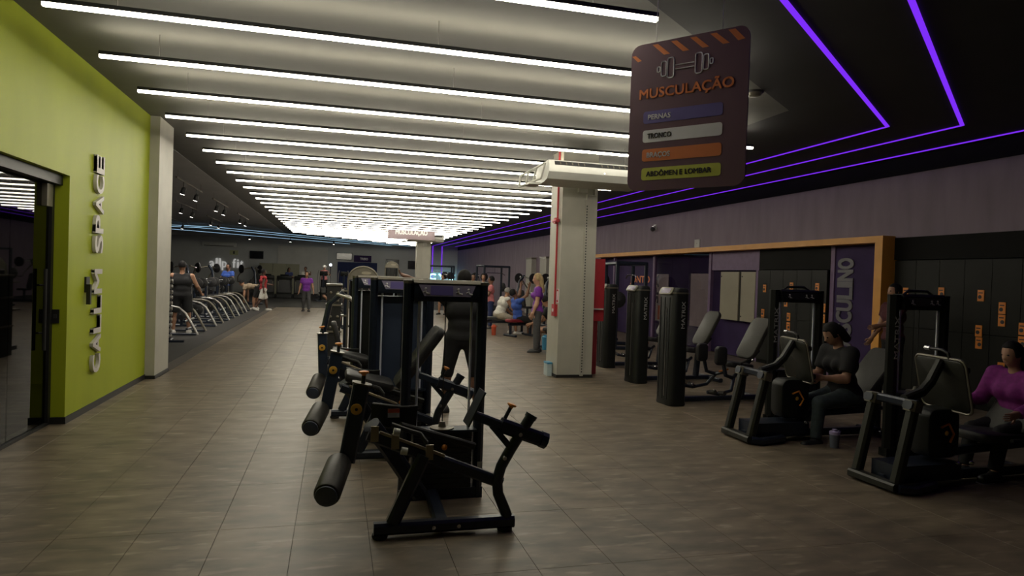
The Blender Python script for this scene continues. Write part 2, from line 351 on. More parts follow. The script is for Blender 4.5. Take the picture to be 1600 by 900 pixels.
def letters(rname, word, origin, along, upv, capsize, total, thick, m, bold=0.03, gapk=0.16, widths=None, **kw):
    """raised letters, one mesh per letter, along a direction"""
    r = root(rname, origin, **kw)
    W = dict(M=1.25, I=0.42, i=0.3, l=0.3, f=0.55, t=0.55, **{' ': 0.6}); W.update(widths or {})
    ws = [W.get(c, 0.9) for c in word]; k = total/(sum(ws)+gapk*(len(ws)-1)); t = 0.0
    al, uv = V(along), V(upv)
    for c, wd in zip(word, ws):
        if c != ' ':
            M = frameM(al*(t+wd*k/2), al, uv)
            obj('letter', text_mesh(c, capsize, M, thick, bold, width=wd*k), m, r)
        t += (wd+gapk)*k
    return r
letters('wall_letters', 'CALLM SPACE', (XL, 8.66, 0.42), (0, 0, 1), (0, -1, 0), 0.25, 2.44, 0.035, 'letters_white', 0.02,
        label='raised white CALLM SPACE letters running up the green wall', cat='lettering')

# right wall: lilac above, portal recess, lockers
wr = MB(); wr.b2(XR, XR+0.2, YB, 21.6, 2.50, 3.52); wr.b2(XR, XR+0.2, 21.6, YF, 0, 3.52)
struct('wall_right', wr, 'lilac', label='lilac painted upper wall on the right')
struct('trim_1', MB().b2(XR-0.01, XR+0.2, YB, YF, 3.52, ZC), 'black_wall', label='black band under the ceiling on the right')
struct('wall_recess', MB().b2(9.02, 9.2, YB, 21.6, 0, 2.5), 'purple_wall', label='dark purple wall inside the yellow portal')
fr = root('trim_2', (0, 0, 0), kind='structure', label='yellow portal frame along the right wall')
obj('top_beam', MB().b2(8.60, 9.0, 9.02, 21.6, 2.42, 2.53), 'yellow_frame', fr)
obj('post', MB().b2(8.60, 9.0, 9.02, 9.18, 0, 2.42), 'yellow_frame', fr)
tr3 = root('trim_3', (0, 0, 0), kind='structure', label='slim mauve posts dividing the portal panels')
for y in (20.45, 17.6, 14.6, 12.68, 10.42): obj('post', MB().b2(8.84, 8.92, y-0.05, y+0.05, 0, 2.42), 'purple_trim', tr3)
struct('trim_4', MB().b2(8.86, 9.02, 12.74, 14.54, 1.98, 2.42), 'purple_trim', label='mauve panel above the cream cabinet')
# glazed bay
gb = root('window_1', (8.88, 0, 0), kind='structure', label='glazed bay inside the yellow portal')
for y0, y1 in ((14.66, 15.6), (15.605, 16.57), (16.575, 17.54)): obj('pane', MB().b2(-0.005, 0.005, y0, y1, 0.05, 2.40), 'clear_glass', gb)
sp = root('poster', (8.99, 17.42, 1.2), label='cream poster with black SPA letters behind the glass', cat='poster')
obj('sheet', MB().b2(0, 0.02, -0.45, 0.45, -0.66, 0.68), 'cream_bright', sp)
obj('lettering', text_mesh('SPA', 0.26, frameM((-0.001, 0.13, 0.25), (0, 0, 1), (0, 1, 0)), 0.004, 0.03, width=0.80), 'print_dark', sp)
obj('orange_print', MB().b2(-0.004, 0.0, -0.05, 0.12, -0.62, -0.22), 'orange_print', sp)
cp = root('poster', (8.99, 15.31, 1.2), label='plain cream panel behind the glass beside the cabinet bay', cat='panel')
obj('sheet', MB().b2(0, 0.02, -0.43, 0.43, -0.66, 0.70), 'cream_bright', cp); obj('edge', MB().b2(-0.006, 0.022, 0.43, 0.45, -0.66, 0.70), 'cap_grey', cp)
jt = root('wall_letters', (9.02, 18.85, 1.62), label='orange JUNTO lettering on the dark purple wall', cat='lettering')
obj('lettering', text_mesh('JUNTO', 0.20, frameM((0, 0, 0), (0, -1, 0), (0, 0, 1)), 0.01, 0.02, width=1.35), 'orange_print', jt)
obj('lettering', text_mesh('JUNTO', 0.14, frameM((0, 0, -0.26), (0, -1, 0), (0, 0, 1)), 0.01, 0.02, width=1.35), 'orange_print', jt)
cb = root('wall_cabinet', (8.90, 13.47, 0.82), label='cream two-door wall cabinet in the purple bay', cat='cabinet')
obj('body', MB().b2(0, 0.12, -0.70, 0.70, 0, 1.13), 'plinth', cb)
for y0, y1 in ((-0.68, -0.15), (-0.05, 0.68)):
    d = obj('door', MB().b2(-0.03, 0.0, y0, y1, 0.01, 1.12), 'cream', cb)
    for z in (0.1, 1.0): obj('hinge', MB().b2(-0.036, -0.03, y1-0.05, y1-0.02, z, z+0.03), 'plinth', d)
struct('wall_panel', MB().b2(8.86, 9.02, 9.18, 10.36, 0, 2.42), 'purple_wall', label='dark purple panel beside the yellow post')
letters('wall_letters', 'MASCULINO', (8.86, 9.92, 0.34), (0, 0, 1), (0, 1, 0), 0.36, 1.84, 0.02, 'letters_grey', 0.026,
        label='grey MASCULINO letters running up the dark purple panel', cat='lettering')
def lockers(loc, n, wd, tags, zt, label):
    r = root('locker_bank', loc, label=label, cat='lockers')
    obj('body', MB().b2(0.03, 0.21, 0, n*wd, 0, zt), 'black_wall', r)
    for i in range(n):
        for z0, z1 in ((0.08, zt/2-0.004), (zt/2+0.004, zt-0.01)):
            obj('door', MB().b2(0, 0.03, i*wd+0.004, (i+1)*wd-0.004, z0, z1), 'locker', r)
    for y, z, t in tags:
        tg = obj('number_tag', MB().b2(-0.008, 0, y-loc[1]-0.05, y-loc[1]+0.05, z-0.09, z+0.07), 'orange', r)
        obj('keyhole', MB().cyl((-0.012, y-loc[1]+0.012*t, z-0.03), (-0.008, y-loc[1]+0.012*t, z-0.03), 0.028, 8).b2(-0.011, -0.008, y-loc[1]-0.03, y-loc[1]+0.035, z+0.02, z+0.035), 'print_dark', tg)
lockers((8.80, 10.5, 0), 5, 0.42, [(12.35, 1.6, 1), (11.49, 1.66, -1), (10.75, 1.66, 1), (12.38, 1.08, 1), (12.38, 0.90, -1), (11.54, 1.05, 1), (11.54, 0.86, -1), (10.56, 1.28, 1), (10.56, 1.08, 1), (11.64, 1.33, 1), (11.22, 0.36, 1)], 1.98,
        'black locker bank with orange tags beside the purple MASCULINO panel')
lockers((8.80, 4.76, 0), 10, 0.42, [(8.72, 1.62, 1), (8.07, 1.64, -1), (7.43, 1.62, 1), (7.11, 1.46, 1), (7.11, 1.29, -1), (7.44, 1.12, 1), (7.43, 0.95, -1), (7.09, 0.64, 1), (6.82, 1.20, 1), (6.82, 1.02, -1), (6.2, 1.6, 1), (5.6, 1.1, 1)], 2.13,
        'black locker bank with orange tags right of the yellow post')
struct('trim_5', MB().b2(8.84, 9.02, YB, 9.02, 2.14, 2.50), 'black_wall', label='black fascia above the lockers')
struct('trim_6', MB().b2(8.84, 9.02, 10.48, 12.62, 1.99, 2.42), 'black_wall', label='black fascia above the lockers in the portal')
struct('wall_side', MB().b2(8.84, 9.02, YB, 4.74, 0, 2.14), 'black_wall', label='black lower wall at the right edge')

# far wall
struct('wall_far', MB().b2(XO, 9.2, YF, YF+0.2, 0, ZC), 'wall_far', label='dark grey far wall of the hall')
struct('wall_far_panel', MB().b2(-4.0, -0.6, YF-0.12, YF, 0, 3.3), 'wall_mid', label='lighter grey panel on the far wall')
struct('wall_far_blue', MB().b2(0.1, 2.9, YF-0.10, YF, 0, 2.35), 'cloth_navy', label='dark blue doorway panel on the far wall')
ar = MB()
for x in (-0.9, 7.1): pass
cpz = root('partition_screen', (-5.0, 47.9, 0), label='long cream storage partition behind the treadmills', cat='partition')
for i in range(3): obj('panel', MB().b2(i*0.86, i*0.86+0.845, 0, 0.3, 0, 2.05), 'cream_far', cpz)

# ================================================================== LIGHTS
ORD = ['first', 'second', 'third', 'fourth', 'fifth', 'sixth', 'seventh', 'eighth', 'ninth', 'tenth', 'eleventh', 'twelfth', 'thirteenth', 'fourteenth', 'fifteenth', 'sixteenth', 'seventeenth', 'eighteenth', 'nineteenth']
ORD += ['twentieth'] + ['twenty-'+o for o in ORD[:9]] + ['thirtieth'] + ['thirty-'+o for o in ORD[:9]]
RE = {0: 2.2, 1: 3.72, 2: 4.4}
ZT = 3.55
for k in range(0, 34):
    y = 4.46+1.2317*k
    x0 = -2.15 if y < 35.3 else -2.44+(y-35.25)*0.7343
    x1 = RE.get(k, 5.53)
    if x1-x0 < 0.6: continue
    lab = 'white light bar on the ceiling, %s row counting from the front' % ORD[k]
    t = root('light_bar', (0, y, ZT), label=lab, cat='light bar', group='white ceiling light bars')
    hb = MB().add([(x, yy, zz) for x in (x0, x1) for yy, zz in ((-.019, .010), (.019, .010), (.019, .044), (.014, .044), (.014, .030), (-.014, .030), (-.014, .044), (-.019, .044))],
                  [(i, (i+1) % 8, 8+(i+1) % 8, 8+i) for i in range(8)]+[(7, 6, 5, 4, 3, 2, 1, 0), (8, 9, 10, 11, 12, 13, 14, 15)])
    obj('housing', hb, 'plinth', t)
    obj('diffuser', MB().b2(x0+0.005, x1-0.005, -0.019, 0.019, -0.016, 0.010), 'tube_down', t)
    obj('uplight', MB().b2(x0+0.03, x1-0.03, -0.0135, 0.0135, 0.0305, 0.036), 'tube_up', t)
    nh = max(2, int((x1-x0)/2.6)+1)
    for i in range(nh if k < 12 else 0):
        hx = x0+0.5+(x1-x0-1.0)*i/(nh-1); obj('hanger', MB().cyl((hx, 0, 0.035), (hx, 0, ZC-ZT), 0.003, 6), 'steel_dull', t)
def led_line(pts, m, label, wd=0.05, z=ZC-0.004, breaks=True):
    r = root('light_line', (0, 0, 0), label=label, cat='light strip')
    for i in range(len(pts)-1):
        a, b = V(pts[i]), V(pts[i+1]); w_ = wd[i] if isinstance(wd, tuple) else wd; obj('strip', MB().bar([a, b], w_, 0.012, ch=0.05), m, r)
    return r
zl = ZC-0.008
led_line([(3.2-3.76*0.6, 4.39-2.91*0.6, zl), (6.96, 7.3, zl), (6.96, YF-0.1, zl), (6.96, YF-0.03, 3.78), (6.96, YF-0.03, 1.3)], 'violet_led', 'violet ceiling light line, inner of the two bent ones', (0.045, 0.026, 0.03, 0.05))
led_line([(4.07-3.66*0.6, 4.09-2.8*0.6, zl), (7.73, 6.89, zl), (7.66, YF-0.1, zl), (7.66, YF-0.02, 3.78), (7.66, YF-0.02, 1.3)], 'violet_led', 'violet ceiling light line, outer of the two bent ones', (0.045, 0.026, 0.03, 0.05))
led_line([(8.66, 2.0, zl), (8.62, YF-0.1, zl)], 'violet_led', 'straight violet ceiling light line along the right wall', 0.03)
led_line([(-12.5, 36.2, 3.66), (0.9, YF-0.3, 3.66)], 'teal_led', 'pale blue light line near the far wall, farthest left', 0.015)
led_line([(-9.8, 37.4, 3.66), (-6.82, 37.34, 3.66), (3.9, YF-0.3, 3.66)], 'teal_led', 'pale blue light line near the far wall, middle of three', 0.015)
led_line([(-8.2, 36.05, 3.66), (-5.86, 36.04, 3.66), (5.2, 49.2, 3.66)], 'teal_led', 'pale blue light line near the far wall, nearest the bars', 0.014)
# spot tracks over the free weights
def track(loc, n, sp_, label):
    r = root('spot_track', loc, label=label, cat='track light')
    L_ = n*sp_
    obj('rail', MB().b2(-0.018, 0.018, 0, L_, -0.02, 0.02), 'cap_grey', r)
    for y in (0.15, L_-0.15): obj('rod', MB().cyl((0, y, 0.02), (0, y, ZC-loc[2]), 0.006, 6), 'cap_grey', r)
    for i in range(n):
        y = (i+0.5)*sp_
        s = MB(); s.cyl((0, y, -0.02), (0, y, -0.14), 0.008, 6); s.lathe([(0.045, 0), (0.055, 0.02), (0.055, 0.14), (0.03, 0.17)], 12, Matrix.Translation((-0.02, y, -0.30)) @ Matrix.Rotation(R(14), 4, 'Y'))
        h_ = obj('spot_head', s, 'plastic_dark', r)
        obj('lens', MB().lathe([(0.047, -0.006), (0.047, 0.0)], 12, Matrix.Translation((-0.02, y, -0.301)) @ Matrix.Rotation(R(14), 4, 'Y')), 'spot_lens', h_)
        ld = bpy.data.lights.new('spot_lamp', 'SPOT'); ld.energy = 110; ld.spot_size = R(95); ld.spot_blend = 0.6; ld.color = (1, .93, .82); ld.shadow_soft_size = 0.05
        lo = bpy.data.objects.new('spot_lamp', ld); COL.objects.link(lo); lo.parent = r; lo.location = (-0.03, y, -0.33); lo.rotation_euler = (R(12), R(10), 0)
for i, (x, y, z, n, s_, lb) in enumerate([(-3.44, 16.1, 3.6, 2, 1.45, 'spot track over the free weights, nearest of the row along the mat edge'),
        (-3.44, 20.6, 3.6, 2, 1.35, 'spot track over the free weights, second along the mat edge'), (-3.45, 25.6, 3.6, 2, 1.5, 'spot track over the free weights, third along the mat edge'),
        (-4.6, 16.9, 3.6, 2, 1.6, 'spot track beside the pillar, nearest of the middle row'), (-4.7, 22.0, 3.6, 2, 1.6, 'spot track of the middle row behind the nearest one'),
        (-4.8, 27.6, 3.6, 2, 1.8, 'spot track farthest back in the middle row'), (-6.4, 22.0, 3.6, 2, 2.2, 'spot track of the left row, nearest the viewer'), (-6.6, 29.0, 3.6, 2, 2.2, 'spot track of the left row, farthest back')]):
    track((x, y, z), n, s_, lb)
for i, (x, y, lb) in enumerate([(-5.2, 44.0, 'tiny round downlight by the far wall air conditioner'), (-2.9, 45.5, 'tiny round downlight above the cream partition'), (-0.2, 46.5, 'tiny round downlight above the far doorway')]):
    d = root('downlight', (x, y, 3.45), label=lb, cat='downlight')
    obj('can', MB().lathe([(0.07, 0), (0.07, 0.12), (0.02, 0.14), (0.02, 0.35)], 12), 'plastic_dark', d); obj('lens', MB().lathe([(0.06, -0.008), (0.06, 0)], 12), 'spot_lens', d)

# ================================================================== STRENGTH MACHINES
def tower(r, cx, cy, wd=0.62, zt=1.60, back=None, fm='frame', stack_z=(0.09, 0.50), plac='placard', logo=None, cap='cap_grey', pw=.07):
    """selectorised weight tower facing -y, children of r"""
    xl, xr = cx-wd/2, cx+wd/2
    for x in (xl+pw/2, xr-pw/2):
        p = obj('tower_post', MB().bar([(x, cy, 0.0), (x, cy, zt-0.02)], pw, 0.11, side=(1, 0, 0), ch=0.35), fm, r)
        obj('post_cap', MB().bar([(x, cy, zt-0.02), (x, cy, zt+0.004)], pw+.004, 0.114, side=(1, 0, 0), ch=0.35), cap, p)
        if logo and x < cx: obj('logo', text_mesh(logo, 0.05, frameM((x+0.025, cy-0.0555, zt-0.42), (0, 0, 1), (-1, 0, 0)), 0.003, 0.012, width=0.42), 'logo_grey', p)
    hd = MB(); M = frameM((cx, cy, 0), (0, 1, 0), (0, 0, 1))
    prof = [(-0.075, zt-0.145), (-0.085, zt-0.12), (-0.06, zt-0.01), (-0.03, zt+0.0), (0.06, zt+0.0), (0.07, zt-0.145)]
    hd.slab([(y, z) for y, z in prof], wd-2*pw, M); h_ = obj('header', hd, fm, r)
    obj('header_lip', MB().slab([(-0.072, zt-0.012), (-0.05, zt+0.012), (0.06, zt+0.012), (0.06, zt), (-0.06, zt-0.02)], wd-2*pw+.01, M), cap, h_)
    PM = frameM((cx, cy-0.0745, zt-0.066), (1, 0, 0), (0, 0.22, 1))
    obj('placard', MB().slab([(-0.17, -0.042), (0.17, -0.042), (0.21, 0.042), (-0.21, 0.042)], 0.008, PM), plac, h_)
    ic = MB()
    for u in (-0.16, 0.08, 0.155):
        c_ = PM @ V((u, 0.012, 0.007)); ic.sph(c_, 0.010, n=6); ic.tube([PM @ V((u, 0.0, 0.006)), PM @ V((u+0.006, -0.02, 0.006)), PM @ V((u+0.028, -0.024, 0.006))], 0.006, 5); ic.tube([PM @ V((u, -0.004, 0.006)), PM @ V((u-0.02, -0.014, 0.006))], 0.004, 5)
    obj('figure_print', ic, 'print_white' if plac == 'placard' else 'logo_grey', h_, kind='stuff')
    obj('diagram_print', MB().slab([(-0.125, -0.034), (0.04, -0.034), (0.04, 0.034), (-0.125, 0.034)], 0.003, PM @ Matrix.Translation((0, 0, 0.005))), 'bar_blue' if plac == 'placard' else plac, h_)
    obj('tower_base', MB().b2(xl, xr, cy-0.05, cy+0.05, 0.0, 0.08), fm, r)
    for x in (cx-wd*0.315, cx+wd*0.315): obj('guide_rod', MB().cyl((x, cy-0.01, 0.08), (x, cy-0.01, zt-0.14), 0.0095, 10), 'rod', r)
    obj('cable', MB().cyl((cx, cy-0.01, stack_z[1]), (cx, cy-0.01, zt-0.14), 0.004, 6), 'plinth', r)
    z0, z1 = stack_z; n = 11; hgt = (z1-z0)/n
    for i in range(n): obj('weight_plate', MB().b2(cx-wd*0.35, cx+wd*0.35, cy-0.075, cy+0.055, z0+i*hgt, z0+(i+1)*hgt-0.004), 'iron', r)
    tp = obj('top_plate', MB().b2(cx-wd*0.40, cx+wd*0.40, cy-0.09, cy+0.06, z1, z1+0.018), 'frame', r)
    obj('pulley_disc', MB().lathe([(0.09, 0), (0.09, 0.008), (0.03, 0.012), (0.02, 0.05)], 16, Matrix.Translation((cx, cy-0.01, z1+0.018))), 'cap_grey', tp)
    obj('selector_pin', MB().sph((cx+0.01, cy-0.085, z0+0.74*(z1-z0)), 0.022, (1, 0.8, 1), 8), 'orange', r)
    if back: obj('rear_shroud', MB().slab(MB().rrect(wd-0.10, 0.06, 0.025), zt-0.25, Matrix.Translation((cx, cy+0.06, (zt-0.10)/2))), back, r)

def leg_machine(loc, label, pads=True, back=None, lever=0.0, rz=0):
    r = root('leg_extension_machine', loc, rz, label=label, cat='gym machine', group='leg machines in the centre row')
    X0 = 0.70
    q = lambda X, Yy, z: (X-X0, Yy-4.2, z)
    bb = obj('base_bar', MB().bar([q(.27, 4.2, .058), q(1.17, 4.2, .058)], 0.075, 0.075), 'frame', r)
    for x in (.31, 1.11): obj('rubber_foot', MB().lathe([(.045, 0), (.05, .008), (.05, .024)], 12, Matrix.Translation(q(x, 4.2, 0))), 'rubber', bb)
    for x in (.64, .80): obj('bolt', MB().cyl(q(x, 4.155, .058), q(x, 4.17, .058), .013, 8), 'steel', bb)
    obj('strut', MB().bar([q(.385, 4.2, .09), q(.57, 4.2, .51)], .075, .085, side=(0, 1, 0)), 'frame', r)
    obj('rear_post', MB().tube([q(1.125, 4.2, .09), q(1.10, 4.2, .15), q(1.06, 4.2, .24), q(1.05, 4.2, .33), q(1.075, 4.2, .42), q(1.13, 4.2, .52), q(1.27, 4.2, .745)], .036, 12), 'frame', r)
    obj('post_top', MB().cyl(q(1.258, 4.2, .728), q(1.272, 4.2, .752), .041, 12), 'frame', r)
    for p in ((1.075, .48), (1.175, .63)): obj('bolt', MB().cyl(q(p[0]+.012, 4.155, p[1]), q(p[0]+.012, 4.168, p[1]), .014, 8), 'steel', r)
    sr = obj('seat_rail', MB().bar([q(.22, 4.22, .645), q(1.085, 4.22, .305)], .06, .075, side=(0, 1, 0)), 'frame', r)
    obj('rail_edge', MB().bar([q(.29, 4.195, .662), q(.70, 4.195, .50)], .014, .02, side=(0, 1, 0)), 'tan_plate', sr)
    if not pads:
        for x, z in ((.258, .655), (.385, .605), (.60, .53)): obj('mount_plate', MB().b2(x-.024-X0, x+.024-X0, -.034, -.022, z-.045, z+.05), 'tan_plate', sr)
        for x, z in ((.39, .67), (.44, .55)): obj('ring_clamp', MB().cyl(q(x-.018, 4.17, z), q(x+.02, 4.17, z-.008), .024, 12), 'offwhite', sr)
    obj('grip_handle', MB().tube([q(.37, 4.3, .685), q(.47, 4.28, .65), q(.55, 4.25, .63), q(.585, 4.22, .585), q(.59, 4.22, .53)], .016, 8), 'plinth', r)
    obj('main_beam', MB().bar([q(.25, 4.42, .66), q(.36, 4.5, .50), q(.60, 4.62, .13)], .09, .11, side=(0, 1, 0)), 'frame', r)
    obj('floor_beam', MB().bar([q(.70, 4.22, .05), q(.72, 4.86, .05)], .09, .06), 'frame', r)
    # back-pad adjuster
    ad = obj('adjuster_rail', MB().bar([q(.885, 4.2, .755), q(1.12, 4.2, .665)], .045, .06, side=(0, 1, 0)), 'shroud', r)
    obj('adjuster_sleeve', MB().bar([q(1.06, 4.2, .69), q(1.35, 4.2, .585)], .075, .095, side=(0, 1, 0)), 'frame', ad)
    obj('end_cap', MB().cyl(q(1.335, 4.2, .59), q(1.375, 4.2, .575), .055, 10), 'frame', ad)
    kn = obj('adjuster_knob', MB().cyl(q(1.09, 4.2, .73), q(1.125, 4.2, .80), .013, 8), 'frame', ad)
    obj('brace', MB().bar([q(1.0, 4.2, .69), q(1.14, 4.2, .53)], .04, .04, side=(0, 1, 0)), 'frame', r)
    obj('knob_cap', MB().lathe([(.012, 0), (.014, .012), (.032, .02), (.03, .03), (.012, .033)], 10, Matrix.Translation(q(1.125, 4.2, .795)) @ Matrix.Rotation(R(20), 4, 'Y')), 'orange', r)
    if not pads: obj('back_plate', MB().bar([q(.845, 4.26, .685), q(.95, 4.26, .905)], .18, .012, side=(0, 1, 0)), 'frame', r)
    if pads:
        d = V((.59, 0, .81)).normalized()
        obj('backrest', MB().pad(frameM(V(q(.90, 4.34, .90)), (0, 1, 0), d), .36, .66, .085, .07, .03), 'upholstery', r)
        obj('seat_pad', MB().pad(frameM(V(q(.47, 4.50, .665)), (0, 1, 0), V((-.9, 0, .22))), .42, .44, .08, .06, .03), 'upholstery', r)
    # swinging lever with roller
    P = V(q(.15, 4.42, .775)); RM = Matrix.Translation(P) @ Matrix.Rotation(R(lever), 4, 'Y') @ Matrix.Translation(-P)
    def lv(mb): mb.v = [tuple(RM @ V(p)) for p in mb.v]; return mb
    le = obj('lever', lv(MB().bar([q(.18, 4.42, .925), q(.10, 4.42, .43)], .10, .105, side=(0, 1, 0), ch=.12)), 'shroud', r)
    obj('top_cap', lv(MB().bar([q(.182, 4.42, .925), q(.184, 4.42, .935)], .125, .125, side=(0, 1, 0))), 'cap_grey', le)
    obj('knob_stem', lv(MB().cyl(q(.19, 4.40, .93), q(.192, 4.40, .985), .014, 8)), 'frame', le)
    obj('lever_knob', lv(MB().lathe([(.012, 0), (.014, .012), (.034, .022), (.032, .032), (.012, .036)], 10, Matrix.Translation(q(.192, 4.40, .98)))), 'orange', le)
    pv = obj('pivot_disc', lv(MB().cyl(q(.15, 4.352, .775), q(.15, 4.366, .775), .036, 18, .004)), 'yellow', r)
    obj('pivot_bolt', lv(MB().cyl(q(.15, 4.348, .775), q(.15, 4.353, .775), .010, 8)), 'plinth', pv)
    obj('lever_bolt', lv(MB().cyl(q(.10, 4.352, .45), q(.10, 4.366, .45), .012, 8)), 'steel', le)
    obj('roller_arm', lv(MB().bar([q(.10, 4.42, .45), q(.06, 4.41, .445), q(.03, 4.36, .42)], .05, .05)), 'frame', r)
    ro = obj('roller_pad', lv(MB().cyl(q(-.018, 4.0, .345), q(.055, 4.38, .43), .079, 20, .02)), 'roller_foam', r)
    obj('roller_cap', lv(MB().cyl(q(-.0205, 3.987, .342), q(-.018, 4.0, .345), .066, 20, .006)), 'shroud_bluelit', ro)
    # seat shroud with warning label, tower
    arc = [q(.27+.30*t, 4.70-.06*math.sin(t*math.pi), .66+.012*math.cos(t*3)) for t in (0, .2, .4, .6, .8, 1)]
    sh = obj('seat_shroud', MB().bar(arc, .16, .03, side=(0, 0, 1)), 'shroud_black', r)
    wl = obj('warning_label', MB().b2(.37-X0, .45-X0, .425, .429, .66, .72), 'white', sh); obj('label_stripe', MB().b2(.37-X0, .45-X0, .4235, .4252, .693, .72), 'red_plastic', wl)
    obj('rear_link', MB().bar([q(.45, 4.55, .62), q(1.0, 4.72, .42)], .05, .05), 'frame_olive', r)
    tower(r, .79-X0, 4.90-4.2, back=back)
    obj('post_sticker', MB().b2(1.055-X0, 1.095-X0, .643, .646, .16, .27), 'offwhite', r)
    return r
leg_machine((0.70, 4.2, 0), 'dark leg machine nearest the viewer, its pads missing and foam roller low', pads=False)
leg_machine((0.55, 5.95, 0), 'dark padded leg machine directly behind the nearest one', back='shroud_bluelit')
leg_machine((0.42, 7.75, 0), 'dark leg machine third in the centre row', back='shroud_black', lever=-12)

# arched cable machine further back in the row
def arch_machine(loc, rz, wd, zt, label, extra=True):
    r = root('arched_machine', loc, rz, label=label, cat='gym machine')
    a_ = wd/2
    arch = [(-a_, 0, 0), (-a_, 0, zt-a_*0.9)]+[(-a_*math.cos(R(t)), 0, zt-a_*0.9+a_*0.9*math.sin(R(t))) for t in range(15, 180, 15)]+[(a_, 0, zt-a_*0.9), (a_, 0, 0)]
    obj('arch_tube', MB().tube(arch, 0.022, 8), 'cap_grey', r)
    hp = [(a_*0.94*math.cos(R(t)), zt-a_*0.9+a_*0.85*math.sin(R(t))) for t in range(0, 181, 15)]
    hd = obj('arch_panel', MB().slab(hp, 0.04, frameM((0, 0.01, 0), (1, 0, 0), (0, 0, 1))), 'cap_grey', r)
    obj('badge', MB().lathe([(0.001, -.001), (.10, 0), (.10, .01)], 16, frameM((0.06, -0.014, zt-a_*0.42), (1, 0, 0), (0, 0, 1)) @ Matrix.Diagonal((1, .34, 1, 1))), 'cream', hd)
    obj('stack_cover', MB().slab(MB().rrect(wd*0.86, 0.20, 0.06), zt-a_*0.95, Matrix.Translation((0, 0.13, (zt-a_)/2))), 'shroud_black', r)
    for x in (-wd*0.2, wd*0.2): obj('guide_rod', MB().cyl((x, -0.01, 0.1), (x, -0.01, zt-a_*0.95), 0.012, 8), 'steel', r)
    obj('base', MB().b2(-a_-0.1, a_+0.1, -0.35, 0.25, 0, 0.07), 'frame', r)
    obj('post', MB().bar([(-a_-0.05, -0.3, 0.05), (-a_-0.05, -0.3, 1.3)], 0.06), 'frame', r)
    for z in (0.75, 1.25): obj('side_shelf', MB().b2(-a_-0.28, -a_-0.02, -0.4, -0.1, z, z+0.03), 'cap_grey', r)
    if extra:
        obj('seat_pad', MB().pad(Matrix.Translation((0, -0.75, 0.5)), .4, .4, .08, .06, .025), 'upholstery', r); obj('seat_post', MB().bar([(0, -.75, 0), (0, -.75, .46)], .07), 'frame', r); obj('floor_beam', MB().bar([(0, -1.0, .04), (0, -.3, .04)], .08, .06), 'frame', r)
    return r
arch_machine((0.55, 14.2, 0), 0, 0.60, 1.76, 'round-topped cable machine with a pale oval badge behind the centre row')
arch_machine((2.15, 27.0, 0), 0, 0.52, 2.10, 'small round-topped cable machine far back near the second column', extra=False)
# a press machine between the third leg machine and the arched one: tall shrouded tower with padded arms
def press_machine(loc, rz, label, group=None, sc=1.0, arms='cap_grey', discs=True):
    r = root('press_machine', loc, rz, label=label, cat='gym machine', group=group)
    obj('base_frame', MB().bar([(-0.5, 0, .04), (0.55, 0, .04)], .08, .07), 'frame', r); obj('cross_foot', MB().bar([(-0.5, -.4, .04), (-0.5, .4, .04)], .08, .07), 'frame', r)
    obj('cross_foot', MB().bar([(0.55, -.35, .04), (0.55, .35, .04)], .08, .07), 'frame', r)
    obj('mast', MB().tube([(0.5, 0, .05), (0.52, 0, .9), (0.42, 0, 1.5), (0.2, 0, 1.72)], .05, 10), 'frame', r)
    for s in (-1, 1):
        am = obj('press_arm', MB().tube([(0.3, s*.12, 1.68), (0.1, s*.38, 1.62), (-0.25, s*.42, 1.25), (-0.35, s*.36, 1.02)], .03, 8), arms, r)
        obj('grip', MB().cyl((-0.35, s*.36, 1.02), (-0.38, s*.16, 1.0), .02, 8), 'rubber', am)
        if not discs: continue
        obj('plate_horn', MB().cyl((0.12, s*.30, 1.62), (0.12, s*.55, 1.62), .024, 8), 'steel', am)
        obj('weight_disc', MB().cyl((0.12, s*.46, 1.62), (0.12, s*.50, 1.62), .20, 18, .012), 'iron', am)
    obj('seat_pad', MB().pad(Matrix.Translation((-0.02, 0, .48)), .42, .38, .08, .06, .025), 'upholstery', r)
    obj('seat_post', MB().bar([(0.0, 0, .05), (0.0, 0, .44)], .08), 'frame', r)
    obj('backrest', MB().pad(frameM((0.28, 0, .84), (0, 1, 0), (.22, 0, 1)), .34, .66, .08, .07, .025), 'upholstery', r)
    return r
pm_ = press_machine((0.30, 10.3, 0), 180, 'black press machine with steel arms behind the third leg machine', arms='steel_dull', discs=False); pm_.scale = (.9, .9, .78)
sw_ = root('storage_tower', (-0.03, 13.0, 0), label='narrow black storage tower left of the round-topped cable machine', cat='shelf')
obj('body', MB().b2(-.12, .14, 0, .5, 0, 1.38), 'plinth', sw_)
for z in (.5, 1.0, 1.38): obj('shelf_edge', MB().b2(-.14, .16, -.04, .5, z, z+.03), 'cap_grey', sw_)
for z in (.6, .8, 1.1, 1.25):
    for x in (-.05, .08): obj('knob', MB().sph((x, -.02, z), .025, n=6), 'cap_grey', sw_)

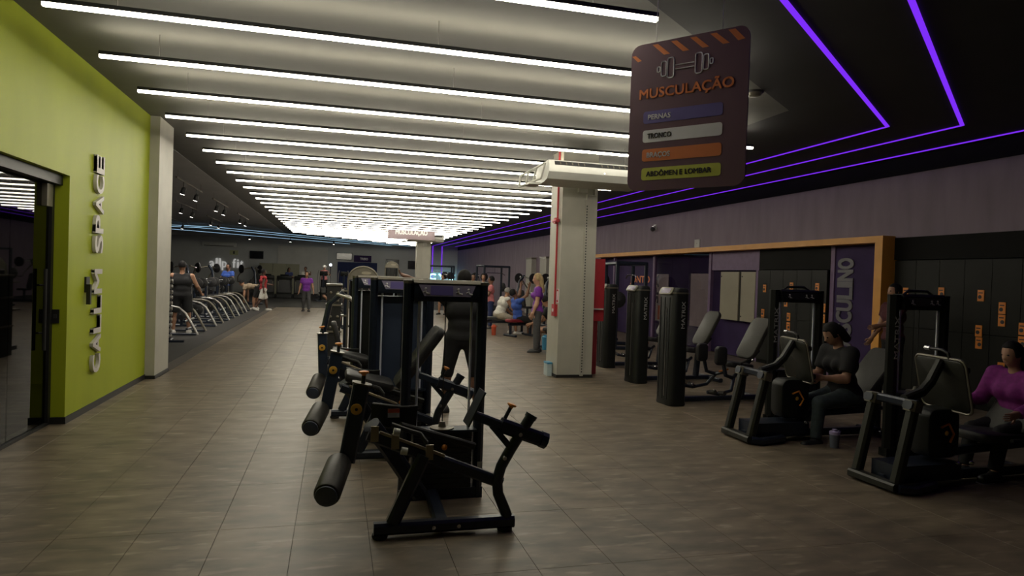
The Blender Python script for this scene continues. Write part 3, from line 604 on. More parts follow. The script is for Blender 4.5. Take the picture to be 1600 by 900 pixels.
# ---- hip machines on the right: tall rounded tower on the aisle, seat behind it facing the tower
def hip_machine(loc, rz, label):
    r = root('hip_machine', loc, rz, label=label, cat='gym machine', group='hip machines along the right aisle')
    # origin: floor at centre of tower
    n = 8; zt = 1.50
    sec = MB().rrect(0.25, 0.40, 0.07, 3)
    body = MB(); lv = [(0.0, 1.0, 0), (0.02, 1.04, 0), (0.06, 1.0, 0), (zt, 1.0, 0), (zt+0.05, 0.95, 0.01), (zt+0.08, 0.80, 0.02)]
    vs = [(x*k+o, y*k, z) for z, k, o in lv for x, y in sec]; m_ = len(sec)
    fs = [(i*m_+j, i*m_+(j+1) % m_, (i+1)*m_+(j+1) % m_, (i+1)*m_+j) for i in range(len(lv)-1) for j in range(m_)]+[tuple(range(m_-1, -1, -1)), tuple((len(lv)-1)*m_+j for j in range(m_))]
    body.add(vs, fs); tb = obj('tower_shroud', body, 'shroud_black', r)
    obj('tower_cap', MB().slab(MB().rrect(0.26, 0.41, 0.07, 3), 0.02, Matrix.Translation((0.0, 0, zt+0.012))), 'cap_grey', tb)
    PM = frameM((-0.122, 0.0, zt+0.035), (0, -1, 0), (0.55, 0, 1))
    ph = obj('placard_holder', MB().pad(PM, 0.32, 0.11, 0.02, 0.04, 0.006), 'cap_grey', tb); 
    obj('placard', MB().pad(PM @ Matrix.Translation((0, 0, 0.011)), 0.22, 0.075, 0.004, 0.02, 0.001), 'placard', tb)
    for y in (-0.10, 0.02, 0.12): obj('groove', MB().b2(-0.131, -0.122, y-0.004, y+0.004, 0.08, zt-0.05), 'plinth', tb)
    obj('light_slot', MB().b2(-0.132, -0.125, -0.035, -0.028, 0.12, 1.30), 'steel_dull', tb)
    obj('logo', text_mesh('MATRIX', 0.055, frameM((0.05, -0.2005, 1.22), (0, 0, 1), (-1, 0, 0)), 0.002, 0.01, width=0.36), 'logo_grey', tb)
    # frame to the seat
    obj('floor_beam', MB().bar([(0.1, 0.05, .05), (1.5, 0.05, .05)], .09, .07), 'frame', r)
    obj('rear_foot', MB().bar([(1.45, -.28, .04), (1.45, .36, .04)], .08, .07), 'frame', r)
    obj('seat_post', MB().bar([(1.18, .05, .05), (1.22, .05, .5)], .09, .09), 'frame', r)
    obj('seat_pad', MB().pad(frameM((1.05, .05, .52), (0, 1, 0), (-1, 0, .12)), .40, .42, .08, .07, .025), 'upholstery', r)
    obj('backrest', MB().pad(frameM((1.37, .05, .89), (0, 1, 0), (.33, 0, .58)), .38, .66, .08, .10, .03), 'upholstery_grey', r)
    obj('back_bracket', MB().bar([(1.22, .05, .48), (1.45, .05, .72)], .06), 'frame', r)
    obj('hinge_bolt', MB().sph((1.20, -.16, .60), .022, n=6), 'steel', r)
    for s in (-1, 1):
        am = obj('swing_arm', MB().tube([(1.0, .05+s*.12, .40), (.88, .05+s*.20, .36), (.75, .05+s*.22, .40), (.70, .05+s*.22, .58)], .028, 8), 'frame', r)
        obj('thigh_pad', MB().pad(frameM((.66, .05+s*.22, .67), (1, 0, 0), (0, 0, 1)), .17, .26, .09, .05, .03), 'upholstery', am)
        fa = obj('foot_arm', MB().tube([(.90, .05+s*.20, .36), (.80, .05+s*.28, .2), (.58, .05+s*.30, .16), (.42, .05+s*.28, .19)], .024, 8), 'frame', r)
        for x, z in ((.60, .17), (.45, .19)): obj('foot_peg', MB().cyl((x, .05+s*.28, z), (x, .05+s*.42, z+.02), .028, 8), 'rubber', fa)
        obj('peg_bolt', MB().sph((.55, .05+s*.26, .20), .02, n=6), 'steel', fa)
    obj('range_lever', MB().tube([(.80, .05, .42), (.92, .0, .46)], .012, 6), 'orange', r)
    obj('grip_handle', MB().tube([(1.0, -.2, .5), (.95, -.24, .58), (1.05, -.25, .62)], .016, 6), 'rubber', r)
    return r
hip_machine((4.45, 8.22, 0), 4, 'black hip machine nearest the leg presses, its tower closest to the viewer')
hip_machine((4.80, 10.06, 0), 4, 'black hip machine, middle of the three rounded towers')
hip_machine((5.02, 11.85, 0), 4, 'black hip machine half hidden behind the red panel and column')

# ---- seated leg presses
def leg_press(loc, rz, label):
    r = root('leg_press', loc, rz, label=label, cat='gym machine', group='leg presses on the right')
    q = lambda X, Yy, z: (X-4.40, Yy-6.25, z)
    ff = obj('front_foot', MB().bar([q(4.20, 6.02, .05), q(4.20, 6.50, .05)], .10, .07), 'frame_olive', r)
    obj('foot_skid', MB().bar([q(4.20, 6.02, .05), q(4.30, 5.98, .04), q(4.60, 6.05, .05)], .08, .07), 'frame', r)
    for yy in (6.46, 6.06):
        st = obj('strut', MB().bar([q(4.22, yy, .08), q(4.37, yy, .70)], .085, .085, side=(0, 1, 0)), 'frame_olive', r)
        obj('strut_collar', MB().bar([q(4.355, yy, .66), q(4.375, yy, .745)], .115, .125, side=(0, 1, 0)), 'cap_grey', st)
        obj('collar_insert', MB().bar([q(4.318, yy, .715), q(4.30, yy, .72)], .09, .07, side=(0, 1, 0)), 'frame', st)
    obj('cross_beam', MB().bar([q(4.37, 6.02, .72), q(4.37, 6.50, .72)], .07, .07), 'frame', r)
    obj('upper_arm', MB().bar([q(4.38, 6.16, .745), q(4.56, 6.16, .80), q(4.66, 6.17, .88), q(4.80, 6.2, 1.05)], .07, .075, side=(0, 1, 0)), 'frame_olive', r)
    # foot plate, seen from its back, tilted away from the user
    PM = frameM(q(4.86, 6.22, .86), (.16, 1, 0), (-.22, 0, 1))
    fp = obj('foot_plate', MB().pad(PM, .54, .44, .03, .06, .008), 'frame_olive', r)
    obj('plate_rim', MB().tube([PM @ V((x, y, .0)) for x, y in MB().rrect(.56, .46, .06, 4)]+[PM @ V((.28, .17, 0))], .012, 6), 'cap_grey', fp)
    for v_, h_ in ((.14, .06), (-.16, .045)): obj('cross_rail', MB().bar([PM @ V((-.25, v_, .03)), PM @ V((.25, v_, .03))], h_, .05), 'frame_olive', fp)
    obj('spine', MB().bar([PM @ V((0, -.18, .035)), PM @ V((0, .15, .035))], .05, .05), 'frame', fp)
    obj('top_grip', MB().tube([PM @ V((-.12, .21, 0)), PM @ V((-.11, .275, 0)), PM @ V((-.05, .30, 0)), PM @ V((.12, .30, 0))], .014, 8), 'plinth', fp)
    obj('grip_end', MB().cyl(PM @ V((.08, .30, 0)), PM @ V((.14, .30, 0)), .02, 8), 'steel', fp)
    # linkage
    obj('link_housing', MB().slab(MB().rrect(.34, .42, .08), .20, frameM(q(4.82, 6.25, .44), (1, 0, 0), (0, 0, 1)), .02), 'shroud_black', r)
    obj('orange_arrow', MB().tube([q(4.76, 6.13, .50), q(4.84, 6.13, .53), q(4.90, 6.13, .44), q(4.86, 6.13, .37)], .010, 6), 'orange', r)
    obj('arrow_mark', MB().sph(q(4.82, 6.13, .45), .022, (1, .3, 1), 6), 'yellow', r)
    obj('floor_rail', MB().bar([q(4.25, 6.25, .06), q(6.0, 6.25, .06)], .09, .08), 'frame', r)
    obj('rail_carriage', MB().b2(-.12, .55, -.16, .12, .06, .20), 'frame', r)
    for x in (4.9, 5.05): obj('bolt', MB().sph(q(x, 6.08, .20), .02, n=6), 'steel', r)
    obj('seat_rail', MB().bar([q(5.0, 6.25, .26), q(5.95, 6.25, .30)], .08, .07), 'frame', r)
    obj('seat_pad', MB().pad(frameM(q(5.42, 6.25, .39), (0, 1, 0), (-1, 0, .05)), .42, .50, .09, .07, .03), 'upholstery', r)
    obj('backrest', MB().pad(frameM(q(5.86, 6.25, .68), (0, 1, 0), (.49, 0, .58)), .42, .74, .09, .08, .03), 'upholstery_grey', r)
    obj('rear_leg', MB().tube([q(5.80, 6.12, .34), q(5.98, 6.12, .33), q(6.0, 6.12, .55), q(6.0, 6.12, .15), q(5.94, 6.12, .03)], .03, 8), 'frame', r)
    obj('rear_post', MB().bar([q(5.98, 6.25, .04), q(5.98, 6.25, .66)], .07), 'frame', r)
    obj('rear_foot', MB().bar([q(5.98, 5.98, .035), q(5.98, 6.52, .035)], .07, .06), 'frame', r)
    for s in (-1, 1): obj('side_grip', MB().tube([q(5.55, 6.25+s*.26, .36), q(5.45, 6.25+s*.28, .40), q(5.35, 6.25+s*.28, .40)], .018, 8), 'rubber', r)
    obj('grip_knob', MB().sph(q(5.58, 5.98, .37), .024, n=6), 'steel', r)
    # tower behind
    tower(r, 5.48-4.40, 7.05-6.25, wd=.76, pw=.12, zt=1.60, fm='shroud_black', stack_z=(.09, .62), plac='screen', logo='MATRIX', cap='shroud_black')
    obj('top_handle', MB().tube([(5.46-4.4-.18, .80, 1.60), (5.46-4.4-.12, .80, 1.645), (5.46-4.4+.12, .80, 1.645), (5.46-4.4+.2, .80, 1.60)], .014, 8), 'plinth', r)
    return r
leg_press((4.40, 6.25, 0), 0, 'black leg press with a person in black sitting on it')
leg_press((4.62, 4.62, 0), 2, 'black leg press at the right edge with a person in magenta on it')

# ================================================================== COLUMNS, AIR CONDITIONERS, SIGNS
def column(loc, label, fire=True):
    r = root('column', loc, label=label, cat='column')
    # x 0..0.62, y 0..0.60
    obj('shaft', MB().b2(0, .62, 0, .60, 0, ZC), 'column_paint', r)
    obj('plinth_strip', MB().b2(-.012, .632, -.012, .612, 0, .05), 'plinth', r)
    if fire:
        obj('cable_channel', MB().b2(.40, .455, -.03, 0, .03, 2.98), 'column_paint', r)
        for i in range(60): obj('slot', MB().b2(.418, .437, -.0325, -.0295, .09+i*.047, .113+i*.047), 'plastic_dark', r)
        obj('conduit', MB().bar([(.428, -.015, 2.98), (.428, -.015, 3.06), (.56, -.015, 3.06), (.56, -.015, 3.3)], .045, .03, side=(0, 1, 0)), 'column_paint', r)
        obj('junction_box', MB().b2(.26, .42, -.05, 0, 3.10, 3.26), 'wall_mid', r)
        obj('fire_pipe', MB().cyl((-.022, .16, 1.22), (-.022, .16, ZC), .017, 10), 'red', r)
        ab = obj('alarm_box', MB().b2(-.05, 0, .08, .24, 1.02, 1.22), 'red', r); obj('call_button', MB().cyl((-.058, .16, 1.12), (-.05, .16, 1.12), .03, 12), 'print_white', ab)
        va = MB(); va.cyl((-.05, .05, 2.62), (-.05, .27, 2.62), .035, 10, .008); va.b2(-.075, -.02, .12, .20, 2.57, 2.67); obj('pipe_valve', va, 'red', r)
        sg = obj('fire_sign', MB().b2(-.006, 0, .02, .14, 1.25, 1.48), 'print_white', r); fs = MB(); fs.b2(-.0075, -.006, .03, .13, 1.26, 1.47); obj('sign_face', fs, 'red', sg)
        sf = MB(); sf.b2(-.009, -.0075, .055, .105, 1.29, 1.44); obj('sign_mark', sf, 'print_white', sg)
    else:
        obj('conduit', MB().b2(.22, .26, -.02, 0, 0.1, 2.9), 'column_paint', r); obj('junction_box', MB().b2(.26, .44, -.05, 0, 2.95, 3.1), 'wall_mid', r)
    return r
column((3.60, 10.55, 0), 'tall grey-green column with a red fire pipe and perforated cable channel')
column((3.56, 30.7, 0), 'grey column far down the hall behind the second MUSCULAÇÃO sign', fire=False)
def ac_unit(loc, label, wd=1.62):
    r = root('air_conditioner', loc, label=label, cat='air conditioner')
    # x 0..wd, front at y=0, z 0 at bottom rear; hung below the ceiling
    prof = [(.02, .30), (-.02, .22), (-.01, .12), (.08, .02), (.25, -.015), (.66, -.015), (.68, .0), (.68, .24), (.10, .30)]
    obj('casing', MB().slab([(p[0], p[1]) for p in prof], wd, frameM((wd/2, 0, 0), (0, 1, 0), (0, 0, 1))), 'offwhite', r)
    obj('outlet_slot', MB().slab([(-.03, .225), (.012, .285), (.03, .275), (.0, .215)], wd-.18, frameM((wd/2, 0, 0), (0, 1, 0), (0, 0, 1))), 'plastic_dark', r)
    for i in range(14):
        if i in (5, 6): continue
        obj('louvre', MB().slab([(-.033, .235), (.0, .275), (.01, .27), (-.02, .23)], .018, frameM((.18+i*(wd-.36)/13, 0, 0), (0, 1, 0), (0, 0, 1))), 'cap_grey', r)
    obj('status_light', MB().sph((wd*.56, -.006, .145), .012, n=6), 'white_glow', r)
    fr_ = root('drop', (0, 0, 0)); bpy.data.objects.remove(fr_)
    fb = MB(); 
    for (a, b) in (((-.03, .10, .26), (-.24, .75, .13)), ((-.03, .30, .05), (-.24, .80, -.04)), ((-.03, .10, .26), (-.03, .30, .05)), ((-.24, .75, .13), (-.24, .80, -.04)), ((-.10, .32, .215), (-.10, .47, .03)), ((-.17, .53, .175), (-.17, .63, -.0))): obj('bracket_bar', MB().bar([a, b], .03, .03), 'offwhite', r)
    obj('side_tray', MB().b2(-.18, .02, .42, .78, -.03, .0), 'offwhite', r)
    for x in (.2, wd-.2): obj('hanger', MB().cyl((x, .4, .26), (x, .4, ZC-loc[2]), .008, 6), 'steel_dull', r)
    return r
ac_unit((3.08, 9.72, 3.16), 'long white ceiling air conditioner hung in front of the near column')
ac_unit((3.05, 30.0, 3.12), 'white ceiling air conditioner at the far column')
acw = root('air_conditioner', (-8.6, YF-0.17, 3.05), label='white wall air conditioner high on the far wall', cat='air conditioner')
obj('casing', MB().pad(frameM((0.75, 0.05, 0.2), (1, 0, 0), (0, 0, 1)), 2.2, .30, .24, .05, .03), 'offwhite', acw); obj('outlet_slot', MB().b2(-.2, 1.7, -.09, -.07, .08, .12), 'plastic_dark', acw)

# hanging MUSCULAÇÃO sign: a board in its own plane (u to the right, v up)
A, B = V((1.985, 4.40, 2.285)), V((2.50, 3.755, 2.285))
SM = frameM((A+B)/2 + V((0, 0, .51)), B-A, (0, 0, 1)); SW, SH = (B-A).length, 1.02
sg = root('hanging_sign', (0, 0, 0), label='plum hanging sign reading MUSCULAÇÃO with a dumbbell and four coloured bars', cat='sign')
obj('board', MB().slab(MB().rrect(SW, SH, .07, 5), .015, SM), 'sign_plum', sg)
def sgp(u, v): return ((u-.5)*SW, (.5-v)*SH)
F1 = SM @ Matrix.Translation((0, 0, .0085))
for i in range(6):
    u = .03+i*.165; pts = [sgp(u-.005, .015+.035*(i == 0)), sgp(u+.045, .015), sgp(u+.155, .095), sgp(u+.10, .095)]
    if i == 5: pts = [sgp(.83, .012), sgp(.885, .012), sgp(.965, .085), sgp(.91, .09)]
    if i == 0: pts = [sgp(.005, .07), sgp(.04, .07), sgp(.095, .11), sgp(.06, .115)]
    obj('stripe', MB().slab(pts[::-1], .002, F1), 'orange_print', sg)
def outline(u, v, w_, h_, r_): 
    c = sgp(u, v); return [F1 @ V((c[0]+x, c[1]+y, .001)) for x, y in MB().rrect(w_, h_, r_, 3)]
for (u, v, w_, h_) in ((.36, .19, .045, .135), (.30, .19, .035, .10), (.255, .19, .02, .035), (.60, .19, .045, .135), (.66, .19, .035, .10), (.705, .19, .02, .035)):
    o_ = outline(u, v, w_, h_, min(w_, h_)*.32); obj('dumbbell_icon', MB().tube(o_+[o_[0]], .0045, 5), 'print_white', sg)
for v in (.178, .205): obj('dumbbell_icon', MB().tube([F1 @ V((*sgp(.40, v), .001)), F1 @ V((*sgp(.56, v), .001))], .004, 5), 'print_white', sg)
obj('title_text', text_mesh('MUSCULAÇÃO', .066, F1 @ Matrix.Translation((*sgp(.49, .375), 0)), .003, .02, width=SW*.80), 'orange_print', sg)
for tx, v, bm, tm, wd_ in (('PERNAS', .505, 'bar_blue', 'print_white', .20), ('TRONCO', .633, 'bar_white', 'print_dark', .21), ('BRAÇOS', .762, 'orange_print', 'print_white', .205), ('ABDÔMEN E LOMBAR', .89, 'bar_green', 'print_dark', .56)):
    c = sgp(.47, v); b_ = obj('colour_bar', MB().slab(MB().rrect(SW*.68, .085, .018, 3), .003, F1 @ Matrix.Translation((*c, 0))), bm, sg)
    c2 = sgp(.175, v+.016); obj('bar_text', text_mesh(tx, .034, F1 @ Matrix.Translation((*c2, .0018)), .002, .02, width=SW*wd_, center=False), tm, b_)
for u in (.22, .78):
    p = SM @ V((*sgp(u, 0), 0)); obj('cable', MB().cyl(p, (p.x, p.y, ZC), .0035, 6), 'steel_dull', sg)
# second sign far down
s2 = root('hanging_sign', (0, 0, 0), label='wide mauve hanging sign reading MUSCULAÇÃO in front of the far column', cat='sign')
S2 = frameM((3.14, 29.4, 3.44), (1, 0, 0), (0, 0, 1))
obj('board', MB().slab(MB().rrect(2.04, .58, .03, 3), .03, S2), 'sign_far', s2); obj('title_text', text_mesh('MUSCULAÇÃO', .20, S2 @ Matrix.Translation((0, -.08, .018)), .004, .03, width=1.38), 'white', s2)
for x in (-.8, .8): obj('cable', MB().cyl(S2 @ V((x, .29, 0)), (3.14+x, 29.4, ZC), .006, 6), 'steel_dull', s2)
sd = root('smoke_detector', (4.44, 6.55, ZC), label='small round detector on the dark ceiling right of the hanging sign', cat='detector')
obj('base', MB().lathe([(.09, -.02), (.10, 0)], 16), 'plastic_dark', sd); obj('dome', MB().lathe([(.03, -.06), (.06, -.05), (.08, -.02)], 16), 'cap_grey', sd)
# red fire totem behind the column
rt_ = root('fire_totem', (4.44, 10.95, 0), label='tall red fire point panel just right of the near column', cat='fire point')
obj('upper_panel', MB().b2(-.10, .12, -.02, .10, .93, 2.02), 'red', rt_); obj('lower_panel', MB().b2(-.14, .02, .0, .10, .0, 1.12), 'red_dark', rt_); obj('side_ledge', MB().b2(-.16, .10, -.06, .06, 1.13, 1.155), 'offwhite', rt_)
# small wall things on the lilac wall
wc = root('wall_camera', (XR, 17.57, 3.2), label='small white security camera on the lilac wall', cat='camera')
obj('mount', MB().b2(-.04, 0, -.07, .07, -.05, .10), 'offwhite', wc); obj('head', MB().sph((-.10, 0, -.04), .07, n=8), 'plastic_dark', wc); obj('arm', MB().b2(-.09, -.04, -.06, .06, .0, .05), 'steel', wc)
wb = root('junction_plate', (XR, 15.24, 2.64), label='small grey blank plate on the lilac wall above the yellow beam', cat='plate')
obj('plate', MB().b2(-.02, 0, -.12, .12, -.08, .12), 'wall_mid', wb); obj('screw', MB().cyl((-.024, 0, .02), (-.02, 0, .02), .014, 8), 'steel_dull', wb)
# far wall lettering and screens
letters('wall_letters', 'allp fit', (-8.45, YF-0.01, 1.68), (1, 0, 0), (0, 0, 1), .62, 2.15, .05, 'letters_glow', .008, gapk=.30,
        label='white allp fit letters on the far wall', cat='lettering')
for x, z, w_, h_, lb in ((-5.4, 2.62, .9, .55, 'dark wall screen right of the allp fit letters'), (0.55, 2.75, 1.1, .5, 'dark wall screen above the far doorway'), (4.0, 2.35, .95, .62, 'dark wall screen left of the small arched machine'), (5.6, 2.3, .95, .62, 'dark wall screen right of the small arched machine')):
    t = root('wall_screen', (x, YF-.16, z), label=lb, cat='screen'); obj('housing', MB().b2(-w_/2, w_/2, 0, .06, -h_/2, h_/2), 'plinth', t); obj('display', MB().b2(-w_/2+.03, w_/2-.03, -.004, 0, -h_/2+.03, h_/2-.03), 'screen', t); obj('wall_mount', MB().b2(-.1, .1, .06, .15, -.1, .1), 'plinth', t)
ts = root('wall_sign', (1.85, YF-.15, 2.62), label='small purple sign with white TRIBO text on the far wall', cat='sign')
obj('board', MB().b2(-.62, .62, 0, .04, -.24, .24), 'purple_wall', ts); obj('lettering', text_mesh('TRIBO', .16, frameM((0.1, 0, -.08), (1, 0, 0), (0, 0, 1)), .006, .02, width=.55), 'print_white', ts)
ex = root('exit_sign', (-6.9, YF-.04, 2.72), label='small pale exit sign above the allp fit letters', cat='sign'); obj('board', MB().b2(-.28, .28, 0, .03, -.16, .16), 'exit_sign', ex); obj('mark', MB().b2(-.05, .05, -.003, 0, -.10, .10), 'print_dark', ex)
cy = root('wall_sign', (7.15, YF-.2, 1.28), label='glowing cyan sign letters low on the far right wall', cat='sign')
for i, c in enumerate('CYC'): obj('letter', text_mesh(c, .44, frameM((-.2+i*.72, 0, 0), (1, 0, 0), (0, 0, 1)), .05, .03, width=.5), 'sign_glow', cy)
sb = root('stand_lamp', (2.35, 45.5, 0), label='thin stand with a bright white lamp near the far doorway', cat='lamp'); obj('pole', MB().cyl((0, 0, 0), (0, 0, 2.0), .03, 8), 'plastic_dark', sb); obj('bulb', MB().sph((0, 0, 2.06), .09, n=8), 'white_glow', sb)
sb.location.x = -0.35
for i, y in enumerate((27.6, 29.8)):
    pp = root('wall_pilaster', (XR-.12, y, 0), label='beige pilaster on the right wall, %s of two' % ('nearer' if i == 0 else 'farther'), cat='pilaster'); obj('shaft', MB().b2(-.1, .12, -.45, .45, 0, 2.55), 'column_paint', pp); obj('cap', MB().b2(-.12, .12, -.47, .47, 2.5, 2.58), 'cap_grey', pp)

# ================================================================== PEOPLE
def smin(a, b, k):
    h = np.clip(0.5+0.5*(b-a)/k, 0, 1); return b*(1-h)+a*h-k*h*(1-h)
def cone(P, a, b, ra, rb, cut=False):
    a = np.asarray(a, np.float32); b = np.asarray(b, np.float32); ba = b-a; l2 = float(ba @ ba) or 1e-9
    t = ((P-a) @ ba)/l2; tc = np.clip(t, 0, 1)
    d = np.linalg.norm(P-a-tc[..., None]*ba, axis=-1)-(ra+(rb-ra)*tc)
    if cut: d = np.maximum(d, (t-1)*math.sqrt(l2))
    return d
def ell(P, M, r):
    q = (P-M[:3, 3]) @ M[:3, :3]; r = np.asarray(r, np.float32); k = np.linalg.norm(q/r, axis=-1)
    return (k-1)*float(min(r))
def surface_net(f, lo, hi, h):
    lo = np.asarray(lo, np.float32)-2*h; hi = np.asarray(hi, np.float32)+2*h
    n = np.ceil((hi-lo)/h).astype(int)+1
    g = np.stack(np.meshgrid(*[lo[i]+h*np.arange(n[i], dtype=np.float32) for i in range(3)], indexing='ij'), -1)
    D = f(g); S = D < 0
    cnt = np.zeros(tuple(n-1), np.int32); acc = np.zeros(tuple(n-1)+(3,), np.float32); crosses = []
    for ax in range(3):
        sl0 = [slice(None)]*3; sl1 = [slice(None)]*3; sl0[ax] = slice(0, -1); sl1[ax] = slice(1, None)
        a, b = D[tuple(sl0)], D[tuple(sl1)]; cr = S[tuple(sl0)] != S[tuple(sl1)]
        idx = np.argwhere(cr); t = a[cr]/(a[cr]-b[cr]); pos = idx.astype(np.float32); pos[:, ax] += t
        crosses.append((idx, S[tuple(sl0)][cr]))
        u, v = (ax+1) % 3, (ax+2) % 3
        for du in (0, 1):
            for dv in (0, 1):
                c = idx.copy(); c[:, u] -= du; c[:, v] -= dv
                ok = ((c >= 0) & (c < n-1)).all(1); cc = c[ok]
                np.add.at(cnt, tuple(cc.T), 1); np.add.at(acc, tuple(cc.T), pos[ok])
    cells = np.argwhere(cnt > 0); vid = -np.ones(cnt.shape, np.int64); vid[tuple(cells.T)] = np.arange(len(cells))
    verts = lo+h*(acc[tuple(cells.T)]/cnt[tuple(cells.T)][:, None]); faces = []
    for ax, (idx, s0) in enumerate(crosses):
        u, v = (ax+1) % 3, (ax+2) % 3
        ok = (idx[:, u] > 0) & (idx[:, v] > 0) & (idx[:, u] < n[u]-1) & (idx[:, v] < n[v]-1); idx, s = idx[ok], s0[ok]
        q = []
        for du, dv in ((1, 1), (0, 1), (0, 0), (1, 0)):
            c = idx.copy(); c[:, u] -= du; c[:, v] -= dv; q.append(vid[tuple(c.T)])
        q = np.stack(q, 1); q[~s] = q[~s][:, ::-1]; faces.append(q)
    return verts, np.concatenate(faces)
def np_mesh(name, vs, fs):
    me = bpy.data.meshes.new(name); me.from_pydata(np.asarray(vs).tolist(), [], np.asarray(fs).tolist() if not isinstance(fs, list) else fs); return me

def person(label, loc, face, H=1.70, lean=0, hz=None, legs=((0, 4, 0), (0, 4, 0)), arms=((0, 8, 10), (0, 8, 10)), head=(0, 0), skin='skin_tan', hair='hair_black', hairlen=0.0, headband=None,
           top='cloth_black', sleeve=0.55, hem=-0.04, pants='cloth_grey', plen=1.9, shoe='shoe_black', res=0.02, build=1.0, female=False, group=None, bust=0.0, armin=(0, 0), cap=None):
    """face: heading in degrees, 0 = facing +y, 90 = facing -x. legs/arms: (left, right) as (flex, abduct, bend)"""
    s = H/1.70; w_ = build
    r = root('person', loc, face, label=label, cat='person', group=group)
    ln = R(lean); t = np.array([0, math.sin(ln), math.cos(ln)]); tf = np.array([0, math.cos(ln), -math.sin(ln)]); xx = np.array([1., 0, 0])
    TH, SHN, UA, FA = .425*s, .405*s, .285*s, .25*s
    def legdir(f, ab): return np.array([math.sin(ab), math.sin(f)*math.cos(ab), -math.cos(f)*math.cos(ab)])
    L = []
    for sd, (f, ab, k) in zip((-1, 1), legs):
        d1 = legdir(R(f), R(ab)*sd); d2 = legdir(R(f-k), R(ab)*sd*.4); L.append((sd, d1, d2, f-k))
    if hz is None: hz = max(-(d1[2]*TH+d2[2]*SHN) for sd, d1, d2, _ in L)+.075*s
    P0 = np.array([0, 0, hz]); T = lambda k: P0+t*k*s
    body, cloth_t, cloth_p, shoes = [], [], [], []
    wf = .92 if female else 1.0
    tor = [(T(.0)-xx*.07*s*w_, T(.0)+xx*.07*s*w_, .108*s*w_*(1.05 if female else 1)), (T(.15)-xx*.05*s*w_*wf, T(.15)+xx*.05*s*w_*wf, .098*s*w_*wf), (T(.33)-xx*.078*s*w_*wf, T(.33)+xx*.078*s*w_*wf, .112*s*w_*wf), (T(.455)-xx*.125*s*w_*wf, T(.455)+xx*.125*s*w_*wf, .062*s)]
    for a, b, rr in tor: body.append((a, b, rr, rr)); cloth_t.append((a, b, rr, rr, False))
    if bust: 
        for sd in (-1, 1): c = T(.34)+tf*.085*s+xx*sd*.065; body.append((c, c+tf*.01, .055, .05)); cloth_t.append((c, c+tf*.01, .055, .05, False))
    cloth_p.append((tor[0][0], tor[0][1], tor[0][2], tor[0][2], False))
    body.append((T(.45), T(.58), .055*s, .05*s))
    hp, yw = R(head[0]), R(head[1])
    hu = np.array([0, math.sin(ln*.4+hp), math.cos(ln*.4+hp)]); hf0 = np.array([0, math.cos(ln*.4+hp), -math.sin(ln*.4+hp)])
    hf = hf0*math.cos(yw)-xx*math.sin(yw); hr = np.cross(hf, hu)
    HC = T(.56)+hu*.125*s
    HM = np.eye(4); HM[:3, 0] = hr; HM[:3, 1] = hf; HM[:3, 2] = hu; HM[:3, 3] = HC+hu*.025*s
    JM = HM.copy(); JM[:3, 3] = HC-hu*.035*s+hf*.022*s
    hands = []
    for sd, d1, d2, ang in L:
        hip = P0+xx*sd*.09*s*w_-np.array([0, 0, .02*s]); kn = hip+d1*TH; an = kn+d2*SHN
        body.append((hip, kn, .088*s*w_, .056*s)); body.append((kn, kn+d2*SHN*.35, .055*s, .056*s)); body.append((kn+d2*SHN*.35, an, .056*s, .036*s))
        fa = R(ang*.35 if ang > 0 else ang*.6); fd = np.array([sd*.18, math.cos(fa), math.sin(fa)]); fd /= np.linalg.norm(fd)
        dn = np.array([0, 0, -1.]); dn = dn-fd*(dn @ fd); dn /= np.linalg.norm(dn)
        heel = an+dn*.035*s-fd*.035*s; toe = an+dn*.045*s+fd*.155*s
        body.append((heel, toe, .038*s, .028*s)); shoes.append([(heel, toe, .046*s, .036*s), (an, heel, .045*s, .046*s), (heel+dn*.012, toe+dn*.004, .044*s, .038*s)])
        if plen > 0:
            if plen <= 1: cloth_p.append((hip, hip+d1*TH*plen, .094*s*w_, (.094*w_-.014*plen)*s+.006, True))
            else:
                e = min(1.0, plen-1); cloth_p.append((hip, kn, .092*s*w_, .060*s, False)); cloth_p.append((kn, kn+d2*SHN*e, .062*s, .05*s, True))
    for i, (sd, (f, ab, k)) in enumerate(zip((-1, 1), arms)):
        sh = T(.462)+xx*sd*.175*s*w_*wf
        dr = lambda ff, a_: (-t*math.cos(R(ff))+tf*math.sin(R(ff)))*math.cos(R(a_))+xx*sd*math.sin(R(a_))
        d1 = dr(f, ab); el = sh+d1*UA; d2 = dr(f+k, ab*.6-armin[i]); wr_ = el+d2*FA
        body.append((sh, el, .056*s*w_, .042*s)); body.append((el, el+d2*FA*.3, .041*s, .043*s)); body.append((el+d2*FA*.3, wr_, .043*s, .027*s))
        sidev = np.cross(d2, xx*sd); sidev = sidev/(np.linalg.norm(sidev)+1e-6)
        pe = wr_+d2*.085*s
        for o_ in (-.018, .018): body.append((wr_+d2*.02*s+sidev*o_*s, pe+sidev*o_*1.3*s, .020*s, .017*s))
        hands.append((wr_, pe, d2, sidev, sd))
        if sleeve > 0:
            if sleeve <= 1: cloth_t.append((sh, sh+d1*UA*sleeve, .064*s*w_, .056*s*w_, True))
            else: cloth_t.append((sh, el, .062*s*w_, .05*s, False)); cloth_t.append((el, el+d2*FA*min(1, sleeve-1), .05*s, .038*s, True))
        elif sleeve == 0: cloth_t.append((sh-xx*sd*.05*s, sh-xx*sd*.045*s, .066*s, .066*s, False))
    nose_a, nose_b = HC+hf*.085*s+hu*.02*s, HC+hf*.108*s-hu*.012*s
